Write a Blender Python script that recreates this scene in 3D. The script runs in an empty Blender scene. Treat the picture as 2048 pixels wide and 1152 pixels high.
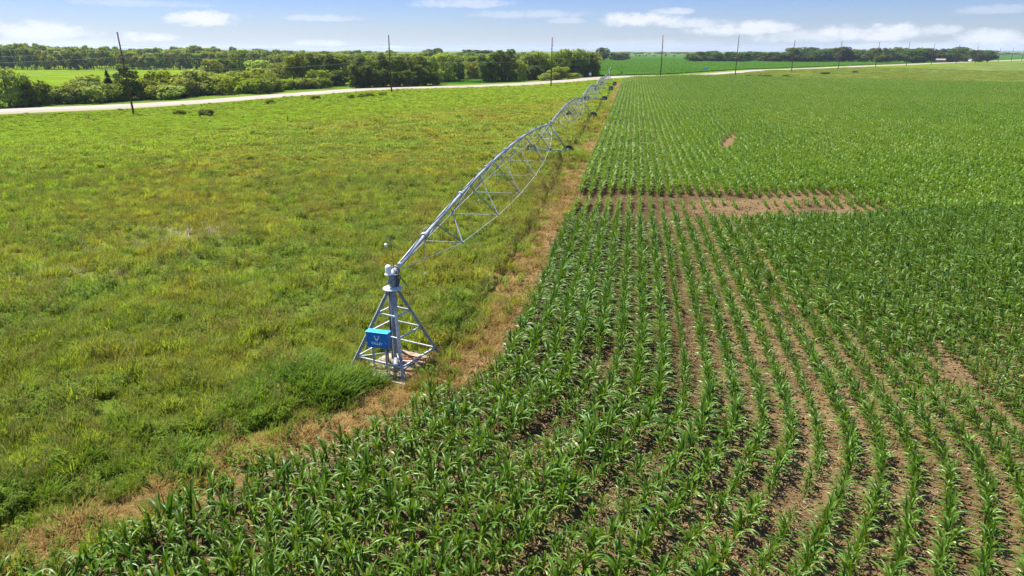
import bpy, math, random
import numpy as np
from mathutils import Vector, Matrix, Euler

random.seed(7)
RNG = np.random.default_rng(7)
SC = bpy.context.scene
COL = SC.collection
R = math.radians

# ------------------------------------------------------------------ camera model (metres; +y is forward)
F = 1400.0
HC = 10.5
PITCH = math.atan(473.0 / 1400.0)
CP, SP = math.cos(PITCH), math.sin(PITCH)


def ray(x, y):
    u = (x - 1024) / F
    v = (y - 576) / F
    return u, CP - SP * v, CP * v + SP


def un(x, y, z=0.0):
    u, fw, dn = ray(x, y)
    t = (HC - z) / max(dn, 1e-4)
    return np.array([u * t, fw * t])


def at_d(x, d, y=150):
    u, fw, dn = ray(x, y)
    return np.array([u / fw * d, d])


# ------------------------------------------------------------------ terrain
K = 264000 * 1.12
POLE_PX = [(268, 231, 65), (783, 184, 70), (1102, 174, 75), (1321, 155, 70), (1470, 153, 70), (1583, 142, 80),
           (1676, 139, 82), (1751, 135, 83), (1812, 132, 84), (1862, 130, 87), (1912, 127.5, 90), (1950, 126, 92),
           (1996, 124, 95), (2022, 123, 95), (2043, 122, 97)]
HEAD = R(44.0)
EX, EY = math.sin(HEAD), math.cos(HEAD)
PD = []
for px, yb, yt in POLE_PX:
    d = K / (2450 - px)
    u, fw, dn = ray(px, yb)
    z = HC - dn / fw * d
    h = (dn / fw - ray(px, yt)[2] / ray(px, yt)[1]) * d
    PD.append((u / fw * d, d, z, h))
P0 = np.array(PD[0][:2])
KS = [(x - P0[0]) * EX + (y - P0[1]) * EY for x, y, _, _ in PD]
KZ = [p[2] for p in PD]
KZS = [KZ[0] - .5, KZ[0]] + KZ[1:]
KSS = [-140] + KS


def st(x, y):
    dx, dy = x - P0[0], y - P0[1]
    return dx * EX + dy * EY, -dx * EY + dy * EX


def sm(a, b, x):
    t = np.clip((x - a) / (b - a), 0, 1)
    return t * t * (3 - 2 * t)


def T(x, y):
    x = np.asarray(x, float)
    y = np.asarray(y, float)
    s, t = st(x, y)
    zr = np.interp(s, KSS, KZS)
    zr2 = (np.interp(s - 25, KSS, KZS) + np.interp(s + 25, KSS, KZS) + zr) / 3
    wr = np.exp(-(t / 22.0) ** 2)
    zr = zr2 * (1 - wr) + zr * wr
    w = sm(-60, -3, t)
    z = zr * w
    # beyond the road: the left stays low, the right climbs gently
    right = sm(60, 260, s - 0.25 * t)
    far = np.clip(t - 30, 0, None)
    z = z * (1 - sm(40, 160, t) * (1 - right) * .7) + right * far * .0052
    z = np.where(z > 9.0, 9.0 + (z - 9.0) * .1, z)
    z = z + np.interp(s, [-160, -60, -20, 0, 20, 60], [1.5, 1.35, 1.1, .8, .25, 0]) * np.exp(-((t - 14.5) / 9.5) ** 2)
    return z + .06 * np.sin(x * .11 + 1) * np.sin(y * .09) * w


def at(x, y, dz=0.0):
    z = 0.0
    for _ in range(14):
        q = un(x, y, z)
        z = .5 * z + .5 * float(T(q[0], q[1]))
    return Vector((q[0], q[1], float(T(q[0], q[1])) + dz))


def on(x, y, dz=0.0):
    return Vector((x, y, float(T(x, y)) + dz))


# ------------------------------------------------------------------ object helpers
def tag(o, label=None, cat=None, group=None, kind=None):
    if label: o['label'] = label
    if cat: o['category'] = cat
    if group: o['group'] = group
    if kind: o['kind'] = kind
    return o


def empty(name, loc=(0, 0, 0), rz=0.0):
    o = bpy.data.objects.new(name, None)
    o.empty_display_size = .2
    o.location = loc
    o.rotation_euler = (0, 0, rz)
    COL.objects.link(o)
    return o


class MB:
    def __init__(self):
        self.v, self.f, self.m = [], [], []

    def add(self, vs, fs, mi=0):
        n = len(self.v)
        self.v += [tuple(p) for p in vs]
        self.f += [tuple(i + n for i in q) for q in fs]
        self.m += [mi] * len(fs)

    def box(self, c, s, rot=None, mi=0):
        M = rot if rot else Matrix.Identity(3)
        c = Vector(c)
        vs = [c + M @ Vector((sx * s[0] / 2, sy * s[1] / 2, sz * s[2] / 2)) for sz in (-1, 1) for sy in (-1, 1) for sx in (-1, 1)]
        self.add(vs, [(0, 2, 3, 1), (4, 5, 7, 6), (0, 1, 5, 4), (2, 6, 7, 3), (0, 4, 6, 2), (1, 3, 7, 5)], mi)

    def tube(self, path, r, n=8, mi=0, cap=True):
        path = [Vector(p) for p in path]
        rs = r if isinstance(r, (list, tuple)) else [r] * len(path)
        vs, fs = [], []
        ref = None
        for i, p in enumerate(path):
            a = path[max(i - 1, 0)]
            b = path[min(i + 1, len(path) - 1)]
            d = (b - a).normalized()
            if ref is None:
                ref = d.cross(Vector((0, 0, 1)))
                if ref.length < .05: ref = d.cross(Vector((1, 0, 0)))
            ref = (ref - d * ref.dot(d)).normalized()
            q = d.cross(ref)
            for k in range(n):
                t = 2 * math.pi * k / n
                vs.append(p + (ref * math.cos(t) + q * math.sin(t)) * rs[i])
        for i in range(len(path) - 1):
            for k in range(n):
                fs.append((i * n + k, i * n + (k + 1) % n, (i + 1) * n + (k + 1) % n, (i + 1) * n + k))
        if cap:
            fs.append(tuple(range(n - 1, -1, -1)))
            fs.append(tuple((len(path) - 1) * n + k for k in range(n)))
        self.add(vs, fs, mi)

    def lathe(self, c, prof, n=20, mi=0):
        c = Vector(c)
        vs, fs = [], []
        for r_, z_ in prof:
            for k in range(n):
                t = 2 * math.pi * k / n
                vs.append(c + Vector((r_ * math.cos(t), r_ * math.sin(t), z_)))
        for i in range(len(prof) - 1):
            for k in range(n):
                fs.append((i * n + k, i * n + (k + 1) % n, (i + 1) * n + (k + 1) % n, (i + 1) * n + k))
        fs.append(tuple(range(n - 1, -1, -1)))
        fs.append(tuple((len(prof) - 1) * n + k for k in range(n)))
        self.add(vs, fs, mi)

    def mesh(self, name, mats, smooth=False):
        me = bpy.data.meshes.new(name)
        me.from_pydata(self.v, [], self.f)
        for m in (mats if isinstance(mats, (list, tuple)) else [mats]): me.materials.append(m)
        if any(self.m): me.polygons.foreach_set('material_index', self.m)
        if smooth: me.polygons.foreach_set('use_smooth', [True] * len(me.polygons))
        me.update()
        return me

    def build(self, name, mats, parent=None, smooth=False, loc=None):
        o = bpy.data.objects.new(name, self.mesh(name, mats, smooth))
        COL.objects.link(o)
        if parent: o.parent = parent
        if loc is not None: o.location = loc
        return o


def smooth_by_angle(o, ang=35):
    o.data.polygons.foreach_set('use_smooth', [True] * len(o.data.polygons))
    try:
        o.data.set_sharp_from_angle(angle=R(ang))
    except Exception:
        pass


# ------------------------------------------------------------------ node helpers
class NT:
    def __init__(self, tree):
        self.t = tree
        self.x = 0

    def n(self, kind, **kw):
        nd = self.t.nodes.new(kind)
        self.x += 40
        nd.location = (self.x, 0)
        for k, v in kw.items(): setattr(nd, k, v)
        return nd

    def put(self, sock, v):
        if isinstance(v, bpy.types.NodeSocket):
            self.t.links.new(v, sock)
        elif v is not None:
            if sock.type == 'RGBA' and len(v) == 3: v = (*v, 1)
            sock.default_value = v

    def math(self, op, a, b=None, c=None, clamp=False):
        nd = self.n('ShaderNodeMath', operation=op, use_clamp=clamp)
        self.put(nd.inputs[0], a)
        if b is not None: self.put(nd.inputs[1], b)
        if c is not None: self.put(nd.inputs[2], c)
        return nd.outputs[0]

    def ss(self, v, a, b, lo=0., hi=1.):
        nd = self.n('ShaderNodeMapRange', interpolation_type='SMOOTHSTEP')
        self.put(nd.inputs[0], v)
        for i, q in enumerate((a, b, lo, hi)): self.put(nd.inputs[i + 1], q)
        return nd.outputs[0]

    def noise(self, vec, scale, detail=3, rough=.55, dist=0.):
        nd = self.n('ShaderNodeTexNoise')
        self.put(nd.inputs['Vector'], vec)
        nd.inputs['Scale'].default_value = scale
        nd.inputs['Detail'].default_value = detail
        nd.inputs['Roughness'].default_value = rough
        nd.inputs['Distortion'].default_value = dist
        return nd.outputs['Fac']

    def mix(self, f, a, b, mode='MIX'):
        nd = self.n('ShaderNodeMix', data_type='RGBA', blend_type=mode)
        self.put(nd.inputs[0], f)
        self.put(nd.inputs[6], a)
        self.put(nd.inputs[7], b)
        return nd.outputs[2]

    def pos(self):
        return self.n('ShaderNodeNewGeometry').outputs['Position']

    def xyz(self, v):
        nd = self.n('ShaderNodeSeparateXYZ')
        self.put(nd.inputs[0], v)
        return nd.outputs

    def scalev(self, v, s):
        nd = self.n('ShaderNodeVectorMath', operation='MULTIPLY')
        self.put(nd.inputs[0], v)
        nd.inputs[1].default_value = s
        return nd.outputs[0]

    def hsv(self, col, h=.5, s=1., v=1.):
        nd = self.n('ShaderNodeHueSaturation')
        self.put(nd.inputs['Hue'], h)
        self.put(nd.inputs['Saturation'], s)
        self.put(nd.inputs['Value'], v)
        self.put(nd.inputs['Color'], col)
        return nd.outputs[0]


def new_mat(name):
    m = bpy.data.materials.new(name)
    m.use_nodes = True
    nt = NT(m.node_tree)
    b = m.node_tree.nodes['Principled BSDF']
    return m, nt, b


def paint(name, col, rough=.5, metal=0., noise_amt=.12, scale=6., spec=.5, stain=None):
    m, nt, b = new_mat(name)
    tc = nt.n('ShaderNodeTexCoord').outputs['Object']
    f = nt.noise(tc, scale, 4)
    v = nt.ss(f, .25, .75, 1 - noise_amt, 1 + noise_amt)
    cc = nt.hsv(col, .5, 1., v)
    if stain:
        f2 = nt.noise(nt.scalev(tc, (1, 1, .35)), 2.3, 5, .65)
        cc = nt.mix(nt.math('MULTIPLY', nt.ss(f2, .54, .70), .6), cc, stain)
    nt.put(b.inputs['Base Color'], cc)
    nt.put(b.inputs['Roughness'], nt.ss(f, .3, .7, max(rough - .08, .02), rough + .08))
    b.inputs['Metallic'].default_value = metal
    b.inputs['Specular IOR Level'].default_value = spec
    return m


def leafy(name, colf, rough=.5, trans=.25, spec=.3, tint=(1.25, 1.25, .55)):
    """A leaf surface: a glossy principled front with some light passing through."""
    m, nt, b = new_mat(name)
    col = colf(nt)
    nt.put(b.inputs['Base Color'], col)
    b.inputs['Roughness'].default_value = rough
    b.inputs['Specular IOR Level'].default_value = spec
    tr = nt.n('ShaderNodeBsdfTranslucent')
    nt.put(tr.inputs[0], nt.mix(1., col, tint, 'MULTIPLY'))
    mx = nt.n('ShaderNodeMixShader')
    mx.inputs[0].default_value = trans
    m.node_tree.links.new(b.outputs[0], mx.inputs[1])
    m.node_tree.links.new(tr.outputs[0], mx.inputs[2])
    m.node_tree.links.new(mx.outputs[0], m.node_tree.nodes['Material Output'].inputs['Surface'])
    return m


# ------------------------------------------------------------------ corn row geometry: smooth-max of two directions
H1, H2 = R(9.5), R(38.0)
N1 = (math.cos(H1), -math.sin(H1))
N2 = (math.cos(H2), -math.sin(H2))
C1 = -3.95
JX, JY = 3.6, 18.9
C2 = N2[0] * JX + N2[1] * JY - (N1[0] * JX + N1[1] * JY - C1)
KK = 1.1


def phi(x, y):
    a = N1[0] * x + N1[1] * y - C1
    b = N2[0] * x + N2[1] * y - C2
    return .5 * (a + b + np.sqrt((a - b) ** 2 + KK * KK)) - .1


def vnoise(x, y, s, seed=0):
    """Cheap smooth value noise."""
    g = np.random.default_rng(seed).random((64, 64))
    u, v = x * s, y * s
    i, j = np.floor(u).astype(int), np.floor(v).astype(int)
    fu, fv = u - i, v - j
    fu, fv = fu * fu * (3 - 2 * fu), fv * fv * (3 - 2 * fv)
    G = lambda a, b: g[a % 64, b % 64]
    return (G(i, j) * (1 - fu) + G(i + 1, j) * fu) * (1 - fv) + (G(i, j + 1) * (1 - fu) + G(i + 1, j + 1) * fu) * fv


def edge_e(y):
    return -1.9 * np.clip((23. - y) / 11.5, 0, 1.15)


def phe(x, y):
    return phi(x, y) - edge_e(y)


def row_x(r, y):
    lo = np.full_like(y, -120.0)
    hi = np.full_like(y, 420.0)
    for _ in range(46):
        m = .5 * (lo + hi)
        g = phi(m, y) < r
        lo = np.where(g, m, lo)
        hi = np.where(g, hi, m)
    return .5 * (lo + hi)


FAR_PX = [(1252, 163), (1290, 158), (1340, 155.5), (1420, 154.5), (1540, 158), (1700, 161), (1880, 166), (2048, 170.5), (2300, 180)]
FARW = [at(*p) for p in FAR_PX]
FAR_AZ = np.array([math.atan2(p.x, p.y) for p in FARW])
FAR_R = np.array([math.hypot(p.x, p.y) for p in FARW])


def far_r(x, y):
    return np.interp(np.arctan2(x, y), FAR_AZ, FAR_R)


# ------------------------------------------------------------------ materials
def shader_phi(nt, P):
    x, y, z = P
    a = nt.math('ADD', nt.math('MULTIPLY_ADD', x, N1[0], -C1), nt.math('MULTIPLY', y, N1[1]))
    b = nt.math('ADD', nt.math('MULTIPLY_ADD', x, N2[0], -C2), nt.math('MULTIPLY', y, N2[1]))
    d = nt.math('SUBTRACT', a, b)
    q = nt.math('SQRT', nt.math('MULTIPLY_ADD', d, d, KK * KK))
    ed = nt.math('MULTIPLY', nt.math('DIVIDE', nt.math('SUBTRACT', 23., y), 11.5, clamp=True), 1.9)
    return nt.math('ADD', nt.math('MULTIPLY_ADD', nt.math('ADD', nt.math('ADD', a, b), q), .5, -.1), ed)


def shader_st(nt, P):
    dx = nt.math('SUBTRACT', P[0], float(P0[0]))
    dy = nt.math('SUBTRACT', P[1], float(P0[1]))
    s = nt.math('ADD', nt.math('MULTIPLY', dx, EX), nt.math('MULTIPLY', dy, EY))
    t = nt.math('ADD', nt.math('MULTIPLY', dx, -EY), nt.math('MULTIPLY', dy, EX))
    return s, t


GREEN = (.165, .232, .034)
OLIVE = (.262, .238, .038)
YGREEN = (.170, .235, .030)
STRAW = (.42, .27, .10)
SOIL = (.235, .135, .066)


def meadow_colour(nt, fine=True):
    pos = nt.pos()
    P = nt.xyz(pos)
    s, t = shader_st(nt, P)
    big = nt.noise(pos, .055, 4, .6)
    mid = nt.noise(pos, .28, 4, .6)
    sml = nt.noise(pos, 1.7, 3, .6)
    col = nt.mix(nt.ss(nt.math('MULTIPLY_ADD', mid, .6, nt.math('MULTIPLY', big, .6)), .48, .76), GREEN, OLIVE)
    # the olive weeds lie in the middle of the meadow, the near corner is greener
    near = nt.ss(nt.math('MULTIPLY_ADD', big, 14., P[1]), 36., 22.)
    col = nt.mix(nt.math('MULTIPLY', near, .75), col, (.150, .200, .023))
    # mown bright verge towards the road
    tv = nt.math('MULTIPLY_ADD', nt.math('SUBTRACT', big, .5), 26., nt.math('MULTIPLY_ADD', nt.math('SUBTRACT', mid, .5), 8., t))
    verge = nt.ss(tv, -52., -34.)
    col = nt.mix(verge, col, nt.mix(nt.ss(mid, .35, .65), (.190, .290, .022), (.265, .330, .032)))
    # left of the meadow is a fresher green
    lft = nt.ss(nt.math('MULTIPLY_ADD', big, 18., P[0]), -14., -34.)
    col = nt.mix(nt.math('MULTIPLY', lft, .6), col, (.195, .285, .022))
    col = nt.hsv(col, .5, 1., nt.ss(sml, .2, .8, .80, 1.2))
    return col, P, s, t, big, mid, sml, pos


def ground_mat():
    m, nt, b = new_mat('ground_cover')
    col, P, s, t, big, mid, sml, pos = meadow_colour(nt)
    col = nt.hsv(col, .5, 1., nt.ss(t, -62., -30., .60, .46))
    ph = shader_phi(nt, P)
    # pale scraped streak in the meadow
    tw = nt.math('ADD', nt.math('MULTIPLY_ADD', nt.math('SUBTRACT', mid, .5), 1.6, t), nt.math('MULTIPLY_ADD', s, -.26, 46.3))
    streak = nt.math('MULTIPLY', nt.ss(nt.math('ABSOLUTE', tw), 2.6, 1.2), nt.math('MULTIPLY', nt.ss(s, -17., -13.), nt.ss(s, 16., 6.)))
    col = nt.mix(nt.math('MULTIPLY', streak, .9), col, (.27, .21, .06))
    # dry strip along the corn
    phn = nt.math('ADD', ph, nt.math('ADD', nt.math('MULTIPLY', nt.math('SUBTRACT', mid, .5), 1.6), nt.math('MULTIPLY', nt.math('SUBTRACT', sml, .5), 1.0)))
    dry = nt.ss(phn, -3.2, -1.6)
    straw = nt.mix(nt.ss(nt.noise(pos, 3.5, 4), .35, .65), (.115, .070, .026), (.215, .145, .060))
    az = nt.math('ARCTAN2', P[0], P[1])
    cv = nt.n('ShaderNodeFloatCurve')
    nt.put(cv.inputs['Value'], nt.math('DIVIDE', nt.math('SUBTRACT', az, float(FAR_AZ[0])), float(FAR_AZ[-1] - FAR_AZ[0]), clamp=True))
    c = cv.mapping.curves[0]
    RMAX = 400.0
    pts = [((a - FAR_AZ[0]) / (FAR_AZ[-1] - FAR_AZ[0]), r / RMAX) for a, r in zip(FAR_AZ, FAR_R)]
    c.points[0].location = pts[0]
    c.points[1].location = pts[-1]
    for p_ in pts[1:-1]: c.points.new(*p_)
    for p_ in c.points: p_.handle_type = 'VECTOR'
    cv.mapping.update()
    xy = nt.n('ShaderNodeVectorMath', operation='LENGTH')
    nt.put(xy.inputs[0], nt.scalev(pos, (1, 1, 0)))
    over = nt.math('SUBTRACT', xy.outputs['Value'], nt.math('MULTIPLY', cv.outputs[0], RMAX))
    dry = nt.math('MULTIPLY', dry, nt.ss(nt.math('MULTIPLY_ADD', nt.math('SUBTRACT', mid, .5), 6., over), 5., 0.))
    col = nt.mix(dry, col, straw)
    # soil of the corn field
    fine = nt.noise(pos, 9., 5, .65)
    crumb = nt.noise(pos, 38., 3, .6)
    soil = nt.mix(nt.ss(fine, .3, .7), (.105, .068, .031), (.200, .138, .068))
    soil = nt.mix(nt.math('MULTIPLY', nt.ss(crumb, .585, .68), .75), soil, (.36, .28, .15))
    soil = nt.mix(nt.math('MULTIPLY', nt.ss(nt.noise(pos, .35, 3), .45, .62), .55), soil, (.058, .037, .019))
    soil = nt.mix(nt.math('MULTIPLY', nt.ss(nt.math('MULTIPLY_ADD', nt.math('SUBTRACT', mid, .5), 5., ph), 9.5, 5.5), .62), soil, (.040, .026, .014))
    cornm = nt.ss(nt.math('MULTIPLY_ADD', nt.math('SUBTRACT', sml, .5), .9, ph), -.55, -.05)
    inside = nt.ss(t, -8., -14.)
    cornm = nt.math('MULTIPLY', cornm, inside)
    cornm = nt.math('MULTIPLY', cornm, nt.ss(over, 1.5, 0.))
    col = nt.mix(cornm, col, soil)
    # stubble fields right of the corn, in front of the road
    beyond = nt.math('MULTIPLY', nt.ss(over, 2., 7.), nt.ss(ph, 8., 24.))
    fld = nt.mix(nt.ss(nt.noise(nt.scalev(pos, (.5, 1.4, 1)), .03, 3), .42, .6), (.105, .135, .020), (.135, .125, .028))
    fld = nt.mix(nt.ss(nt.math('MULTIPLY_ADD', nt.math('SUBTRACT', big, .5), 20., over), 24., 40.), fld, (.088, .125, .024))
    fld = nt.mix(nt.math('MULTIPLY', nt.ss(nt.math('ABSOLUTE', nt.math('SUBTRACT', over, 9.)), 4., 2.), .8), fld, (.29, .24, .07))
    tex = nt.math('ADD', nt.math('MULTIPLY', nt.noise(nt.scalev(pos, (1, .5, 0)), .35, 5, .7), .35), nt.math('MULTIPLY', nt.noise(nt.scalev(pos, (1, 1, 0)), .035, 6, .72), .65))
    fld = nt.mix(nt.math('MULTIPLY', nt.ss(tex, .50, .60), .55), fld, (.155, .130, .050))
    fld = nt.hsv(fld, .5, 1., nt.ss(tex, .36, .64, .68, 1.32))
    col = nt.mix(nt.math('MULTIPLY', beyond, nt.ss(t, -9., -20.)), col, fld)
    # beyond the road
    left = nt.ss(nt.math('MULTIPLY_ADD', t, -.45, s), 96., 90.)
    yfield = nt.mix(nt.ss(nt.noise(nt.scalev(pos, (.4, 1.6, 1)), .03, 4), .35, .65), (.100, .158, .009), (.128, .180, .012))
    wild = nt.mix(nt.ss(mid, .35, .65), (.06, .105, .012), (.10, .15, .02))
    soyn = nt.noise(nt.scalev(pos, (1, 1, 0)), .5, 4)
    soy = nt.mix(nt.ss(soyn, .3, .7), (.026, .082, .006), (.040, .100, .010))
    farr = nt.ss(t, 330., 700.)
    soy = nt.mix(farr, soy, nt.mix(nt.ss(nt.noise(nt.scalev(pos, (.3, 2, 1)), .006, 2), .45, .55), (.11, .16, .05), (.065, .11, .03)))
    yfield = nt.hsv(yfield, .5, 1., nt.ss(tex, .3, .7, .75, 1.25))
    lft2 = nt.mix(nt.ss(t, 58., 75.), wild, yfield)
    bey = nt.mix(left, soy, lft2)
    bey = nt.mix(nt.ss(nt.math('MULTIPLY_ADD', nt.math('SUBTRACT', mid, .5), 5., t), 29., 26.), bey, (.115, .155, .022))
    col = nt.mix(nt.ss(t, 17., 19.), col, bey)
    # small crumbly or grassy relief, deeper on bare soil
    bm = nt.n('ShaderNodeBump')
    bm.inputs['Strength'].default_value = .9
    bm.inputs['Distance'].default_value = .10
    nt.put(bm.inputs['Height'], nt.math('ADD', fine, nt.math('MULTIPLY', crumb, .35)))
    nt.put(b.inputs['Normal'], bm.outputs[0])
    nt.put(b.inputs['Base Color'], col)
    b.inputs['Roughness'].default_value = .95
    b.inputs['Specular IOR Level'].default_value = 0.
    return m


def grass_col(nt):
    col, P, s, t, big, mid, sml, pos = meadow_colour(nt)
    rnd = nt.n('ShaderNodeObjectInfo').outputs['Random']
    col = nt.mix(nt.math('MULTIPLY', nt.ss(rnd, .55, 1.), .45), col, (.25, .245, .04))
    col = nt.hsv(col, nt.ss(rnd, 0., 1., .485, .515), 1., nt.ss(rnd, 0., 1., .8, 1.25))
    return col


def weed_col(nt):
    col, P, s, t, big, mid, sml, pos = meadow_colour(nt)
    rnd = nt.n('ShaderNodeObjectInfo').outputs['Random']
    col = nt.mix(.40, col, (.11, .21, .020))
    return nt.hsv(col, .5, 1., nt.ss(rnd, 0., 1., .65, 1.2))


def seed_col(nt):
    rnd = nt.n('ShaderNodeObjectInfo').outputs['Random']
    return nt.mix(rnd, (.30, .25, .07), (.22, .21, .05))


def dry_col(nt):
    rnd = nt.n('ShaderNodeObjectInfo').outputs['Random']
    return nt.mix(rnd, (.34, .20, .06), (.19, .14, .03))


def lush_col(nt):
    rnd = nt.n('ShaderNodeObjectInfo').outputs['Random']
    return nt.mix(rnd, (.080, .150, .014), (.140, .215, .022))


def flower_col(nt):
    rnd = nt.n('ShaderNodeObjectInfo').outputs['Random']
    return nt.mix(rnd, (.50, .40, .42), (.38, .33, .28))


def corn_col(nt):
    rnd = nt.n('ShaderNodeObjectInfo').outputs['Random']
    pos = nt.pos()
    P = nt.xyz(pos)
    big = nt.noise(pos, .05, 3)
    sml = nt.noise(pos, 2.2, 2)
    col = nt.mix(nt.ss(rnd, 0., 1.), (.056, .124, .008), (.102, .182, .012))
    col = nt.mix(nt.math('MULTIPLY', nt.ss(sml, .58, .72), .5), col, (.16, .25, .03))
    col = nt.mix(nt.math('MULTIPLY', nt.ss(big, .45, .65), .35), col, (.085, .19, .022))
    return nt.hsv(col, .5, 1., nt.ss(P[1], 25., 120., 1., 1.1))


def corn_far_col(nt):
    rnd = nt.n('ShaderNodeObjectInfo').outputs['Random']
    pos = nt.pos()
    P = nt.xyz(pos)
    big = nt.noise(pos, .03, 3)
    col = nt.mix(rnd, (.088, .176, .011), (.138, .230, .018))
    col = nt.mix(nt.math('MULTIPLY', nt.ss(big, .45, .65), .4), col, (.165, .235, .024))
    return col


def crown_mat(name, dark, light):
    def f(nt):
        rnd = nt.n('ShaderNodeObjectInfo').outputs['Random']
        pos = nt.pos()
        n1 = nt.noise(pos, .8, 3)
        n2 = nt.noise(pos, .12, 2)
        col = nt.mix(nt.ss(n1, .3, .7), dark, light)
        col = nt.hsv(col, nt.ss(rnd, 0., 1., .482, .515), nt.ss(n2, .3, .7, .85, 1.1), nt.ss(rnd, 0., 1., .75, 1.25))
        return col
    return leafy(name, f, .7, .5, .05)


M = {}
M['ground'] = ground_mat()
M['grass'] = leafy('grass_blades', grass_col, .65, .45, .06)
M['weed'] = leafy('weed_leaves', weed_col, .65, .42, .06)
M['seed'] = leafy('seed_heads', seed_col, .7, .2, .1)
M['dry'] = leafy('dry_grass', dry_col, .7, .2, .15, (1.1, 1, .7))
M['lush'] = leafy('lush_grass', lush_col, .6, .42, .08)
M['flower'] = leafy('thistle_bloom', flower_col, .8, .2, .1)
M['corn'] = leafy('corn_leaf', corn_col, .42, .34, .30, (1.35, 1.2, .45))
M['cornfar'] = leafy('corn_leaf_far', corn_far_col, .45, .36, .22, (1.35, 1.2, .45))
M['cornyel'] = leafy('corn_leaf_pale', lambda nt: nt.mix(nt.n('ShaderNodeObjectInfo').outputs['Random'], (.20, .25, .05), (.10, .2, .025)), .4, .25, .5)
M['crown_mid'] = crown_mat('crown_mid', (.140, .188, .018), (.235, .280, .032))
M['crown_light'] = crown_mat('crown_light', (.180, .232, .020), (.310, .345, .040))
M['crown_dark'] = crown_mat('crown_dark', (.082, .120, .015), (.160, .208, .026))
M['crown_grove'] = crown_mat('crown_grove', (.050, .086, .013), (.105, .145, .022))
M['crown_grove_light'] = crown_mat('crown_grove_light', (.075, .115, .015), (.140, .180, .026))
M['conifer'] = crown_mat('conifer', (.016, .042, .016), (.035, .07, .022))
M['bark'] = paint('bark', (.11, .08, .055), .9, 0, .3, 3., .1)
M['galv'] = paint('galvanised', (.40, .41, .41), .5, .25, .30, 7., .5, (.24, .20, .16))
M['galv_dull'] = paint('galvanised_dull', (.25, .26, .265), .6, .2, .35, 9., .5, (.17, .12, .085))
M['galv_dark'] = paint('dark_steel', (.10, .11, .12), .6, .3, .2, 6.)
M['white'] = paint('white_plastic', (.80, .80, .80), .4, 0, .04, 4.)
M['blue'] = paint('blue_enamel', (.006, .145, .44), .42, 0, .10, 4., .5, (.02, .16, .38))
M['blue_lid'] = paint('blue_lid', (.03, .30, .62), .35, 0, .05, 4.)
M['letter'] = paint('white_print', (.78, .82, .86), .5, 0, .02, 4.)
M['rubber'] = paint('rubber', (.055, .046, .036), .85, 0, .3, 7., .2)
M['cable'] = paint('black_cable', (.02, .02, .022), .5, 0, .1)
M['rust'] = paint('rusty_steel', (.22, .085, .045), .85, .1, .35, 9., .2)
M['concrete'] = paint('pad_concrete', (.52, .44, .35), .9, 0, .22, 3., .2)
M['pole'] = paint('pole_wood', (.10, .062, .042), .85, 0, .3, 2., .15)
M['wire'] = paint('aluminium_wire', (.26, .30, .24), .6, .2, .05)
M['insul'] = paint('insulator', (.30, .28, .27), .4, 0, .1)
M['post'] = paint('stake', (.05, .07, .05), .7, 0, .2)
M['sign_white'] = paint('sign_white', (.75, .77, .80), .45, 0, .04)
M['sign_blue'] = paint('sign_blue', (.14, .36, .55), .45, 0, .04)
M['car_white'] = paint('car_paint', (.80, .80, .80), .25, 0, .03)
M['glass'] = paint('dark_glass', (.03, .04, .05), .08, 0, .05)
M['tan'] = paint('shed_wall', (.24, .19, .14), .8, 0, .1)
M['shedroof'] = paint('shed_roof', (.26, .20, .15), .6, .2, .1)
M['plastic_blue'] = paint('blue_sheeting', (.006, .035, .075), .6, 0, .2, 12.)


def road_mat():
    m, nt, b = new_mat('road_surface')
    pos = nt.pos()
    s, t = shader_st(nt, nt.xyz(pos))
    n1 = nt.noise(pos, .15, 3)
    n2 = nt.noise(pos, 3., 4)
    col = nt.mix(nt.ss(n1, .3, .7), (.235, .195, .165), (.29, .245, .21))
    off = nt.math('ABSOLUTE', nt.math('SUBTRACT', t, 14.5))
    shoulder = nt.ss(nt.math('MULTIPLY_ADD', nt.math('SUBTRACT', n2, .5), .6, off), 3.4, 3.9)
    col = nt.mix(shoulder, col, (.27, .23, .15))
    tracks = nt.ss(nt.math('ABSOLUTE', nt.math('SUBTRACT', off, 1.7)), .7, .2)
    col = nt.mix(nt.math('MULTIPLY', tracks, .18), col, (.32, .28, .26))
    nt.put(b.inputs['Base Color'], nt.hsv(col, .5, 1., nt.ss(n2, .2, .8, .88, 1.1)))
    b.inputs['Roughness'].default_value = .85
    b.inputs['Specular IOR Level'].default_value = .3
    return m


M['road'] = road_mat()


def pad_mat():
    m, nt, b = new_mat('pad_dirty')
    pos = nt.pos()
    n1 = nt.noise(pos, 1.3, 4, .6)
    n2 = nt.noise(pos, 9., 4, .6)
    col = nt.mix(nt.ss(n2, .3, .7), (.27, .22, .165), (.36, .31, .25))
    col = nt.mix(nt.ss(n1, .47, .60), col, (.20, .125, .06))
    nt.put(b.inputs['Base Color'], col)
    b.inputs['Roughness'].default_value = .9
    b.inputs['Specular IOR Level'].default_value = .1
    return m


M['concrete'] = pad_mat()


def hill_mat():
    m, nt, b = new_mat('hill_woods')
    pos = nt.pos()
    n = nt.noise(nt.scalev(pos, (1, .3, 3)), .006, 4)
    nt.put(b.inputs['Base Color'], nt.mix(nt.ss(n, .35, .65), (.03, .06, .03), (.09, .13, .05)))
    b.inputs['Roughness'].default_value = .95
    b.inputs['Specular IOR Level'].default_value = .05
    return m


M['hill'] = hill_mat()

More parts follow.
